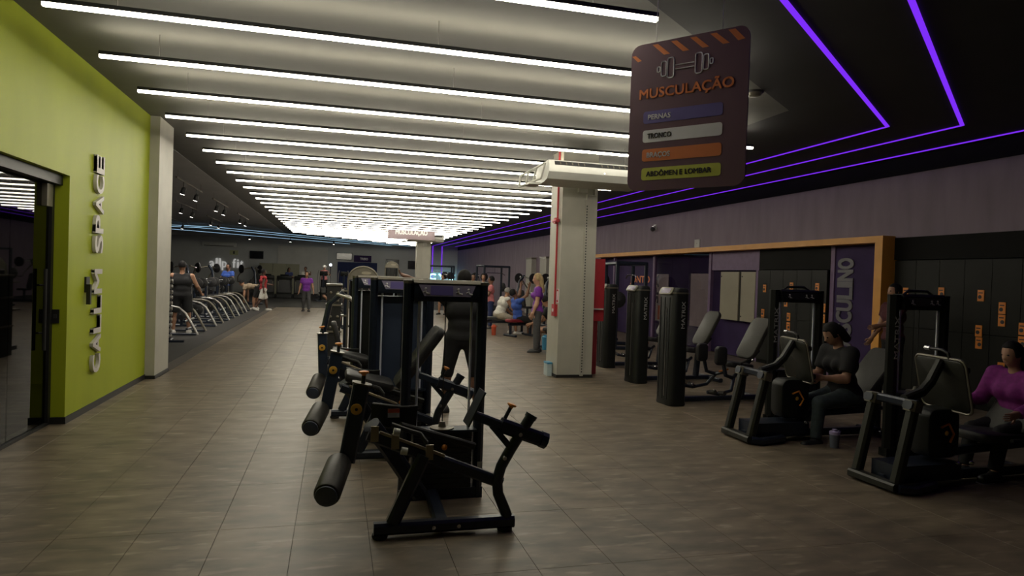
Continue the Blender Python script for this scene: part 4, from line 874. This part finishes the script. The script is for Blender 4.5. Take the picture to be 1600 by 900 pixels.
    def fbody(P):
        P = P.astype(np.float32); d = None
        for a, b, ra, rb in body:
            c = cone(P, a, b, ra, rb); d = c if d is None else smin(d, c, .035)
        d = smin(d, ell(P, HM, (.076*s, .096*s, .108*s)), .02); d = smin(d, ell(P, JM, (.058*s, .078*s, .082*s)), .025)
        d = smin(d, cone(P, nose_a, nose_b, .010*s, .014*s), .012)
        for sd in (-1, 1): c = HC+hr*sd*.076*s-hf*.008*s; d = np.minimum(d, cone(P, c+hu*.018*s, c-hu*.018*s, .014*s, .010*s))
        return d
    pts = np.array([p for b in body for p in b[:2]]+[HC]); rad = .13*s
    vs, fs = surface_net(fbody, pts.min(0)-rad, pts.max(0)+rad, res)
    fm = MB()
    for wr_, pe, d2, sv, sd in hands:
        nrm = np.cross(d2, sv)*sd
        for j, (o_, ln_) in enumerate(((-.030, .066), (-.010, .078), (.010, .073), (.029, .056))):
            a = pe-d2*.012*s+sv*o_*s; b = a+(d2*.95-nrm*.25)*ln_*.55*s; c = b+(d2*.6-nrm*.75)*ln_*.5*s
            fm.tube([a, b, c], .0085*s, 6, [1, .95, .75])
        a = wr_+d2*.03*s-sv*.03*s; b = a+(d2*.6-sv*.75)*.04*s; c = b+(d2*.9-sv*.2)*.032*s; fm.tube([a, b, c], .0105*s, 6, [1.1, 1, .75])
    n0 = len(vs); allv = np.concatenate([vs, np.array(fm.v, np.float32)]); allf = fs.tolist()+[tuple(i+n0 for i in f) for f in fm.f]
    obj('body', np_mesh('body', allv, allf), skin, r, 70)
    def garment(name, prims, infl, cutf, m):
        def g(P):
            P = P.astype(np.float32); d = None
            for a, b, ra, rb, ct in prims:
                c = cone(P, a, b, ra+infl, rb+infl, ct); d = c if d is None else smin(d, c, .035)
            return cutf(P, d) if cutf else d
        pp = np.array([p for b in prims for p in b[:2]]); v_, f_ = surface_net(g, pp.min(0)-rad, pp.max(0)+rad, res)
        return obj(name, np_mesh(name, v_, f_), m, r, 60)
    tt = t.astype(np.float32); p0 = P0.astype(np.float32)
    def cut_top(P, d):
        k = (P-p0) @ tt
        return np.maximum(np.maximum(d, hem*s-k), k-.548*s)
    if top: garment('shirt', cloth_t, .014, cut_top, top)
    if pants: garment('trousers' if plen > 1 else 'shorts', cloth_p, .008, lambda P, d: np.maximum(d, ((P-p0) @ tt)-.10*s), pants)
    for q in shoes:
        so = garment('shoe', [(*x, False) for x in q], .003, None, shoe)
        if res < .019 and shoe == 'shoe_black':
            h_, t_ = V(q[0][0]), V(q[0][1]); dd = (t_-h_).normalized(); zz = min(h_.z, t_.z)-.034*s
            obj('sole', MB().slab(MB().rrect((t_-h_).length+.10*s, .095*s, .04*s), .016, frameM(((h_.x+t_.x)/2+dd.x*.004, (h_.y+t_.y)/2+dd.y*.004, zz), (dd.x, dd.y, 0), (-dd.y, dd.x, 0))), 'shoe_white', so)
    # hair
    hm = HM.astype(np.float32)
    def fh(P):
        P = P.astype(np.float32)
        M2 = hm.copy(); M2[:3, 3] = hm[:3, 3]-hm[:3, 1]*.008*s+hm[:3, 2]*.008*s
        d = ell(P, M2, (.088*s, .104*s, .112*s)); q = (P-hm[:3, 3]) @ hm[:3, :3]
        face_ = np.maximum(q[..., 1]-.035*s, -(0.0))  # in front of the ears
        d = np.maximum(d, np.minimum((q[..., 1]-.045*s), 9)*1.0-np.maximum(0, (q[..., 2]-.052*s))*6)
        d = np.maximum(d, -(q[..., 2]+.045*s))
        if hairlen:
            bk = HC-hf*.07*s; d = smin(d, np.minimum(cone(P, bk+hr*.035*s, bk+hr*.045*s-hu*hairlen-tf*.02, .055*s, .045*s), cone(P, bk-hr*.035*s, bk-hr*.045*s-hu*hairlen-tf*.02, .055*s, .045*s)), .03)
        return d
    if hair:
        b0 = HC-.16*s-(abs(hairlen)*np.abs(hu)); v_, f_ = surface_net(fh, b0, HC+.17*s, min(res, .014)); obj('hair', np_mesh('hair', v_, f_), hair, r, 60)
    if cap:
        o_ = HC+hu*.05*s; obj('cap', MB().sph(o_, .115*s, (1, 1.05, .85), 8), cap, r)
    for sd in (-1, 1): obj('eye', MB().sph(HC+hf*.088*s+hr*sd*.032*s+hu*.022*s, .011*s, (1.1, 1, .7), 6), 'eye', r)
    obj('mouth', MB().sph(HC+hf*.094*s-hu*.045*s, .018*s, (1.2, .5, .4), 6), 'lip', r)
    return r
FC = 180  # facing the viewer
person('man in a purple shirt and grey trousers walking towards the viewer down the aisle', (-1.13, 28.1, 0), FC, 1.60, legs=((10, 3, 8), (-8, 3, 8)), arms=((6, 16, 14), (-4, 16, 14)), skin='skin_tan', hair='hair_black', top='cloth_purple', pants='cloth_grey', res=.022)
person('man in a red sleeveless top and white shorts walking by the mat edge', (-2.78, 28.2, 0), -70, 1.66, legs=((20, 3, 10), (-16, 3, 18)), arms=((25, 10, 60), (-15, 12, 20)), head=(0, -10), skin='skin_dark', top='cloth_red', sleeve=.2, pants='cloth_white', plen=.95, shoe='shoe_white', res=.022, build=1.12)
person('man in black shorts bending forward over a bar beside the benches', (-3.05, 28.9, 0), 80, 1.72, lean=86, legs=((14, 6, 14), (10, 6, 12)), arms=((85, 10, 0), (85, 10, 0)), skin='skin_tan', top='cloth_tan', pants='cloth_black', plen=.95, shoe='shoe_white', res=.022)
person('man in a black tank top seen from behind at the nearest bench', (-3.66, 18.0, 0), 8, 1.76, legs=((4, 6, 4), (4, 6, 4)), arms=((14, 26, 40), (14, 26, 40)), skin='skin_tan', hair='hair_black', top='cloth_black', sleeve=-1, pants='cloth_black', plen=.9, shoe='shoe_white', build=1.18, res=.022)
person('man in a blue shirt standing below the allp fit letters', (-4.18, 28.9, 0), 150, 1.80, arms=((20, 20, 70), (20, 20, 70)), skin='skin_brown', hair='hair_black', top='cloth_blue', pants='cloth_black', res=.024)
person('woman in a blue top on the left treadmill of the far row', (-2.66, 41.3, .195), 200, 1.58, legs=((14, 3, 14), (-12, 3, 20)), arms=((10, 10, 80), (-10, 10, 80)), skin='skin_brown', hair='hair_black', hairlen=.15, top='cloth_navy', pants='cloth_black', female=True, res=.026)
person('man in a white shirt on the right treadmill of the far row', (-1.74, 41.3, .195), 170, 1.66, legs=((14, 3, 14), (-12, 3, 20)), arms=((60, 30, 60), (10, 10, 60)), skin='skin_brown', hair='hair_black', top='cloth_white', pants='cloth_grey', res=.026)
person('person in a pink top on the far elliptical machine', (-0.62, 38.3, .34), 190, 1.62, legs=((18, 3, 20), (-6, 3, 24)), arms=((50, 12, 40), (40, 12, 40)), skin='skin_tan', hair='hair_brown', top='cloth_pink', pants='cloth_black', female=True, res=.026, cap='white')
person('person in dark clothes sitting behind the round-topped cable machine', (0.12, 20.2, 0), 160, 1.66, hz=.52, legs=((84, 8, 80), (84, 8, 80)), arms=((40, 14, 80), (40, 14, 80)), skin='skin_tan', top='cloth_grey', pants='cloth_black', plen=.9, res=.024)
person('man in black behind the nearest leg machine with his left arm raised', (1.50, 7.95, 0), -4, 1.70, legs=((3, 9, 3), (3, 9, 3)), arms=((8, 122, 6), (20, 12, 50)), armin=(-40, 0), skin='skin_brown', hair='hair_black', top='cloth_black', sleeve=.25, pants='cloth_black', plen=1.02, shoe='shoe_black', build=1.15, res=.018)
person('blonde woman in a purple shirt and grey leggings standing left of the near column', (4.36, 14.25, 0), 78, 1.73, legs=((2, 3, 2), (-2, 3, 2)), arms=((6, 8, 14), (4, 8, 14)), head=(6, 0), skin='skin_light', hair='hair_blonde', hairlen=.26, top='cloth_purple', pants='cloth_grey', plen=1.95, shoe='shoe_black', female=True, bust=1, res=.017)
person('man in a blue shirt sitting on a bench with both arms raised', (4.98, 18.1, 0), -80, 1.72, hz=.52, lean=-10, legs=((82, 10, 80), (82, 10, 80)), arms=((120, 12, 40), (120, 12, 40)), head=(-25, 0), skin='skin_brown', hair='hair_black', top='cloth_blue', pants='cloth_black', plen=.9, res=.018)
person('man in a white tank top sitting bent forward on a low bench', (4.62, 18.9, 0), -80, 1.72, hz=.56, lean=22, legs=((78, 10, 70), (78, 10, 70)), arms=((50, 8, 20), (50, 8, 20)), head=(10, 0), skin='skin_tan', hair='hair_grey', top='cloth_white', sleeve=.05, pants='cloth_beige', plen=.95, shoe='shoe_white', build=1.15, res=.018)
person('woman in a pink shirt standing behind the man in the white tank top', (4.75, 20.6, 0), 80, 1.64, arms=((20, 10, 60), (20, 10, 60)), skin='skin_brown', hair='hair_black', top='cloth_pink', pants='cloth_navy', female=True, bust=1, res=.02)
person('man in a black shirt facing the viewer beside the leg machine tower', (4.55, 22.5, 0), 175, 1.70, skin='skin_brown', arms=((20, 10, 70), (20, 10, 70)), hair='hair_black', top='cloth_black', pants='cloth_slate', plen=1.9, res=.022)
person('man in dark clothes looking over behind the pink shirt', (5.35, 24.5, 0), 165, 1.72, skin='skin_tan', hair='hair_black', top='cloth_grey', pants='cloth_black', res=.024)
person('person in black sitting half hidden behind the near column', (5.15, 15.35, 0), 60, 1.70, hz=.46, lean=22, legs=((80, 12, 85), (84, 12, 80)), arms=((50, 10, 40), (50, 10, 40)), head=(15, 0), skin='skin_tan', hair='hair_black', top='cloth_black', pants='cloth_black', plen=.5, shoe='shoe_white', res=.02)
person('person in black shorts standing far back behind the machine header', (4.30, 27.6, 0), 150, 1.66, skin='skin_tan', top='cloth_grey', pants='cloth_black', plen=.7, res=.026)
person('person in a black T-shirt and slate jeans sitting on the leg press looking down', (5.42, 6.14, 0), 90, 1.68, hz=.50, lean=10, legs=((82, 4, 76), (76, 8, 72)), arms=((28, 6, 74), (26, 8, 72)), armin=(24, 24), head=(32, -8), skin='skin_light', hair='hair_black', hairlen=.10, top='cloth_black', sleeve=.75, hem=-.06, pants='cloth_slate', plen=1.93, shoe='shoe_black', build=1.12, female=True, bust=1, res=.012)
person('person in a fluffy magenta top sitting at the right edge', (6.10, 4.70, 0), 88, 1.56, hz=.48, lean=12, legs=((84, 6, 70), (80, 6, 70)), arms=((34, 14, 56), (34, 14, 56)), head=(10, 0), skin='skin_light', hair='hair_black', hairlen=.2, top='cloth_magenta', sleeve=1.9, hem=-.10, pants='cloth_black', plen=1.9, female=True, bust=1, build=1.3, res=.016)
person('man in a maroon shirt standing by the yellow post', (8.22, 8.35, 0), 80, 1.72, arms=((38, 10, 40), (10, 10, 20)), skin='skin_tan', hair='hair_black', top='cloth_maroon', pants='cloth_black', plen=1.9, shoe='shoe_white', res=.018)

# ================================================================== FREE WEIGHTS ON THE LEFT
rk = root('barbell_rack', (-3.55, 15.75, 0), label='upright rack of stacked fixed barbells just behind the pillar', cat='rack')
obj('upright', MB().bar([(0.1, 0, .05), (0.1, 0, 1.42)], .09, .07), 'frame', rk); obj('upright', MB().bar([(-.75, 0, .05), (-.75, 0, 1.42)], .09, .07), 'frame', rk)
for x in (.1, -.75): obj('foot', MB().bar([(x, -.35, .035), (x, .35, .035)], .08, .07), 'frame', rk)
obj('floor_bar', MB().bar([(-.75, .1, .1), (.1, .1, .1)], .06), 'frame', rk); obj('toe_bar', MB().bar([(.1, -.3, .06), (.48, -.3, .06)], .07, .05), 'frame', rk)
HW = ['lowest', 'second lowest', 'third lowest', 'fourth lowest', 'fifth lowest', 'sixth lowest', 'seventh lowest', 'eighth lowest', 'ninth lowest', 'second highest', 'highest']
for i in range(11):
    z = .15+i*.118
    for x in (.1, -.75): obj('hook', MB().bar([(x, -.03, z-.03), (x, -.11, z-.035), (x, -.12, z-.0)], .03, .02), 'frame', rk)
    b = root('fixed_barbell', (-3.55, 15.75-.085, z), label='fixed barbell on the upright rack, %s of the stack' % HW[i], cat='barbell', group='fixed barbells on the rack')
    obj('bar', MB().cyl((-1.05, 0, 0), (.02, 0, 0), .015, 10), 'steel', b)
    for x in (-.98, .02): obj('weight_head', MB().cyl((x-.04, 0, 0), (x+.17, 0, 0), .043, 12, .01), 'steel_dull', b)
def weight_bench(y0, sp_, label):
    r = root('weight_bench', (-3.75, y0, 0), label=label, cat='weight bench', group='weight benches along the mat edge')
    for y in (0, sp_):
        obj('curved_leg', MB().tube([(-.35, y, .70), (.0, y, .70), (.18, y, .66), (.32, y, .54), (.46, y, .30), (.60, y, .03)], .030, 10), 'steel_dull' if y == 0 else 'cap_grey', r)
        obj('upright', MB().bar([(-.28, y, .02), (-.28, y, 1.22)], .075, .075), 'frame', r)
        obj('upright', MB().bar([(-.62, y, .02), (-.62, y, 1.05)], .06, .06), 'frame', r)
        obj('bar_hook', MB().tube([(-.28, y, 1.12), (-.18, y, 1.12), (-.15, y, 1.18)], .02, 6), 'frame', r)
        obj('foot_bar', MB().bar([(-.7, y, .04), (.58, y, .04)], .06, .05), 'frame', r)
    for z, x in ((.16, .36), (.34, .30), (.70, -.3)): obj('cross_bar', MB().bar([(x, 0, z), (x, sp_, z)], .05, .05), 'frame', r)
    obj('top_bar', MB().cyl((-.5, 0, 1.24), (.06, 0, 1.24), .018, 8), 'steel', r); obj('thin_post', MB().cyl((-.05, 0, .72), (-.05, 0, 1.23), .012, 8), 'steel_dull', r)
    obj('bench_pad', MB().pad(Matrix.Translation((-.75, sp_/2, .45)), 1.15, .28, .08, .05, .025), 'upholstery', r)
    obj('pad_post', MB().bar([(-.9, sp_/2, 0), (-.9, sp_/2, .42)], .07), 'frame', r)
    for k in range(3):
        obj('storage_peg', MB().cyl((-.28, -.03, .35+k*.28), (-.28, -.22, .35+k*.28), .02, 8), 'steel', r)
        obj('stored_disc', MB().cyl((-.28, -.10, .35+k*.28), (-.28, -.15, .35+k*.28), .15-.02*k, 16, .01), 'iron', r)
    return r
benches = [(17.3, 1.05, 'weight bench with curved tube legs, nearest the pillar'), (19.9, 1.15, 'weight bench with curved tube legs, second from the pillar'), (22.2, 1.15, 'weight bench with curved tube legs, third from the pillar'), (24.4, 1.1, 'weight bench with curved tube legs, fourth from the pillar'), (26.4, 1.1, 'weight bench with curved tube legs, farthest from the pillar')]
for i, (y0, sp_, lb) in enumerate(benches):
    weight_bench(y0, sp_, lb)
    b = root('barbell', (-3.91, y0+sp_/2, 1.16), label='long barbell racked on the %s' % lb.replace('weight bench with curved tube legs', 'weight bench').replace(',', ''), cat='barbell', group='barbells on the benches')
    obj('bar', MB().cyl((0, -sp_/2-.45, 0), (0, sp_/2+.45, 0), .016, 10), 'steel', b)
    for s in (-1, 1):
        y = s*(sp_/2+.16); obj('weight_disc', MB().cyl((0, y, 0), (0, y+s*.05, 0), .16, 18, .012), 'iron', b); obj('collar', MB().cyl((0, y+s*.05, 0), (0, y+s*.08, 0), .03, 10), 'steel', b)
# dumbbells on a low rack behind
dr_ = root('dumbbell_rack', (-5.85, 19.5, 0), label='long low dumbbell rack behind the weight benches', cat='rack')
for z, y_ in ((.45, 0), (.85, .18)): obj('shelf', MB().b2(-y_-.2, -y_+.2, 0, 7.0, z, z+.04), 'frame', dr_)
for y in (0.1, 3.5, 6.9): obj('leg', MB().bar([(-.1, y, 0), (-.2, y, .9)], .08), 'frame', dr_)
nm = 0
for z, xo in ((.49, 0), (.89, -.18)):
    for i in range(12):
        d = root('dumbbell', (-5.85+xo, 19.8+i*.56, z+.075), label='black dumbbell on the %s shelf of the long rack, number %s from the near end' % ('lower' if xo == 0 else 'upper', ORD[i]), cat='dumbbell', group='dumbbells on the long rack'); d['label'] = 'black dumbbell on the %s rack shelf, %s from the near end' % ('lower' if xo == 0 else 'upper', ORD[i])
        obj('handle', MB().cyl((-.08, 0, 0), (.08, 0, 0), .016, 8), 'steel', d)
        for s in (-1, 1): obj('weight_head', MB().cyl((s*.06, 0, 0), (s*.17, 0, 0), .073, 12, .012), 'iron', d)
press_machine((-5.4, 31.0, 0), -40, 'black plate-loaded press in the free weight area near the blue shirt', 'press machines on the left')
press_machine((-5.6, 27.8, 0), -60, 'black plate-loaded press behind the long dumbbell rack', 'press machines on the left')
press_machine((-7.4, 30.2, 0), -20, 'black plate-loaded press farthest left near the outer wall', 'press machines on the left')
press_machine((-3.9, 33.2, 0), -50, 'black plate-loaded press behind the man in red', 'press machines on the left')

# ================================================================== CARDIO ROW
def treadmill(loc, rz, label):
    r = root('treadmill', loc, rz, label=label, cat='treadmill', group='treadmills in the far row')
    obj('deck', MB().b2(-.40, .40, 0, 1.9, .06, .18), 'plastic_dark', r); obj('belt', MB().b2(-.25, .25, .35, 1.85, .18, .195), 'rubber', r)
    obj('motor_hood', MB().slab([(0, .04), (.0, .26), (.12, .34), (.45, .30), (.55, .18), (.5, .04)], .80, frameM((0, 0, 0), (0, 1, 0), (0, 0, 1))), 'shroud_black', r)
    for s in (-1, 1):
        obj('upright', MB().bar([(s*.38, .30, .1), (s*.38, .18, 1.15)], .08, .10), 'plastic_dark', r)
        obj('handrail', MB().tube([(s*.38, .20, 1.0), (s*.38, .55, .98), (s*.38, .80, .90)], .025, 8), 'plastic_dark', r)
    c = obj('console', MB().slab(MB().rrect(.82, .34, .06), .09, frameM((0, .16, 1.14), (1, 0, 0), (0, -.35, 1)), .02), 'shroud_black', r)
    obj('display', MB().slab(MB().rrect(.46, .26, .02), .02, frameM((0, .22, 1.25), (1, 0, 0), (0, -.35, 1))), 'screen', c)
    obj('badge', MB().b2(-.12, .12, .085, .10, 1.02, 1.06), 'cap_grey', c); obj('front_panel', MB().slab([(-.34, .32), (.34, .32), (.30, 1.05), (-.30, 1.05)], .05, frameM((0, .16, 0), (1, 0, 0), (0, -.05, 1))), 'plastic_dark', r)
    return r
for x, lb in ((-3.80, 'treadmill farthest left in the far row'), (-2.85, 'treadmill under the woman in the blue top'), (-1.90, 'treadmill under the man in the white shirt')): treadmill((x, 40.4, 0), 4, lb)
def elliptical(loc, rz, label):
    r = root('elliptical', loc, rz, label=label, cat='elliptical', group='elliptical machines in the far row')
    obj('base_rail', MB().bar([(0, 0, .06), (0, 1.9, .06)], .12, .08), 'plastic_dark', r); obj('front_foot', MB().bar([(-.35, .05, .04), (.35, .05, .04)], .08, .06), 'frame', r); obj('rear_foot', MB().bar([(-.35, 1.85, .04), (.35, 1.85, .04)], .08, .06), 'frame', r)
    obj('drive_housing', MB().slab([(.1, .08), (.05, .5), (.25, .78), (.55, .7), (.7, .3), (.65, .08)], .26, frameM((0, 0, 0), (0, 1, 0), (0, 0, 1)), .03), 'shroud_black', r)
    obj('mast', MB().bar([(0, .3, .6), (0, .15, 1.45)], .09), 'frame', r); obj('console', MB().pad(frameM((0, .15, 1.52), (1, 0, 0), (0, -.3, 1)), .40, .26, .05, .04, .012), 'shroud_black', r)
    for s in (-1, 1):
        obj('pedal_bar', MB().bar([(s*.2, .4, .30-.06*s), (s*.2, 1.7, .30+.06*s)], .05, .05), 'cap_grey', r); obj('pedal', MB().b2(s*.2-.08, s*.2+.08, .95, 1.3, .30, .34), 'rubber', r)
        obj('swing_handle', MB().tube([(s*.28, .32, .5), (s*.30, .28, 1.1), (s*.28, .42+.1*s, 1.5), (s*.24, .40+.1*s, 1.7)], .02, 8), 'steel_dull', r)
    return r
elliptical((-.62, 37.2, 0), 6, 'elliptical machine under the person in the pink top'); elliptical((.45, 37.6, 0), 6, 'elliptical machine right of the person in the pink top'); elliptical((-.60, 41.8, 0), 6, 'elliptical machine between the treadmills and the pink top')

# ================================================================== RIGHT MIDDLE ZONE
def flat_bench(loc, rz, label, padm='upholstery', ln=1.2):
    r = root('bench', loc, rz, label=label, cat='bench')
    obj('pad', MB().pad(Matrix.Translation((0, 0, .44)), ln, .30, .08, .06, .025), padm, r); obj('spine', MB().bar([(-ln*.45, 0, .34), (ln*.45, 0, .34)], .07, .08), 'frame', r)
    for x in (-ln*.38, ln*.38):
        l_ = obj('leg', MB().bar([(x, 0, .04), (x, 0, .33)], .07), 'frame', r); obj('foot', MB().bar([(x, -.28, .03), (x, .28, .03)], .07, .06), 'frame', l_)
    return r
flat_bench((4.75, 18.95, 0), -6, 'black bench under the man in the white tank top', ln=1.5)
flat_bench((5.05, 18.08, 0), 20, 'dark red padded bench under the man in the blue shirt', 'red_dark', .9)
flat_bench((5.11, 15.42, 0), 60, 'black bench behind the near column', ln=.9)
flat_bench((0.12, 20.18, 0), 80, 'black bench behind the round-topped cable machine', ln=1.0)
bh = root('curl_bar', (5.38, 18.02, 1.22), label='short steel bar held up by the man in the blue shirt', cat='bar'); obj('bar', MB().cyl((0, -.5, 0), (0, .5, 0), .016, 8), 'steel', bh)
for s in (-1, 1): obj('sleeve', MB().cyl((0, s*.4, 0), (0, s*.52, 0), .03, 10), 'iron', bh)
def frame_rack(loc, rz, label):
    r = root('cable_rack', loc, rz, label=label, cat='gym machine')
    for x in (-.6, .6):
        for y in (0, .7): obj('upright', MB().bar([(x, y, 0), (x, y, 2.1)], .08), 'frame', r)
        obj('side_beam', MB().bar([(x, 0, 2.08), (x, .7, 2.08)], .08), 'frame', r); obj('floor_beam', MB().bar([(x, -.2, .04), (x, .9, .04)], .08), 'frame', r)
        obj('disc_peg', MB().cyl((x, .7, 1.2), (x+.25*(1 if x > 0 else -1), .7, 1.2), .024, 8), 'steel', r); obj('stored_disc', MB().cyl((x+.08*(1 if x > 0 else -1), .7, 1.2), (x+.13*(1 if x > 0 else -1), .7, 1.2), .2, 16, .012), 'iron', r)
    for y in (0, .7): obj('top_beam', MB().bar([(-.6, y, 2.08), (.6, y, 2.08)], .08), 'frame', r)
    obj('pulldown_bar', MB().tube([(-.5, .2, 1.72), (-.35, .2, 1.8), (.35, .2, 1.8), (.5, .2, 1.72)], .016, 8), 'steel', r); obj('cable', MB().cyl((0, .2, 1.8), (0, .2, 2.06), .006, 6), 'plinth', r)
    return r
for x, y, rz, lb in ((7.6, 19.5, 200, 'plate-loaded press with dark arms above the man in the blue shirt'), (7.4, 22.0, 200, 'plate-loaded press beside the beige pilasters'), (7.3, 25.2, 200, 'plate-loaded press along the right wall, middle of the row'), (6.9, 32.0, 195, 'plate-loaded press along the right wall near the far end'), (5.9, 35.5, 190, 'plate-loaded press under the glowing cyan letters'), (6.9, 17.2, 200, 'plate-loaded press partly hidden by the near column')):
    press_machine((x, y, 0), rz, lb, 'press machines on the right', arms='steel_dull' if y > 20 else 'frame')
frame_rack((6.6, 27.6, 0), 15, 'black cable rack behind the men near the right wall'); frame_rack((5.0, 32.5, 0), 0, 'black cable rack behind the far column'); frame_rack((7.3, 15.3, 0), 80, 'black cable rack behind the near column')

# ================================================================== SMALL THINGS
def bottle(loc, lidm, cupm, label, h_=.20, r_=.04, cat='bottle'):
    r = root('shaker_bottle' if lidm == 'shaker_lid' else 'water_bottle', loc, label=label, cat=cat)
    obj('cup', MB().lathe([(r_*.82, 0), (r_*.86, .004), (r_, h_*.72)], 16), cupm, r)
    obj('lid', MB().lathe([(r_*1.06, h_*.72), (r_*1.06, h_*.86), (r_*.9, h_*.90), (r_*.55, h_*.92), (r_*.55, h_), (r_*.3, h_)], 16), lidm, r)
    obj('loop', MB().tube([(r_*1.0, 0, h_*.80), (r_*1.5, 0, h_*.86), (r_*1.0, 0, h_*.93)], .006, 6), lidm, r)
    return r
bottle((5.03, 5.80, 0), 'shaker_lid', 'shaker_cup', 'shaker bottle with a lilac lid on the floor beside the sitting person', .19, .05)
bottle((4.72, 14.72, 0), 'plastic_blue', 'plastic_blue', 'large blue bottle on the floor left of the near column', .34, .08)
bottle((4.35, 18.35, 0), 'red_plastic', 'red_plastic', 'red bottle on the floor under the low bench', .30, .07)
tb = root('trash_box', (3.50, 10.75, 0), label='small pale box with a blue lid at the left foot of the near column', cat='box')
obj('body', MB().b2(0, .08, 0, .2, 0, .20), 'plastic_pale', tb); obj('lid', MB().b2(-.005, .085, -.005, .205, .20, .23), 'plastic_blue', tb)
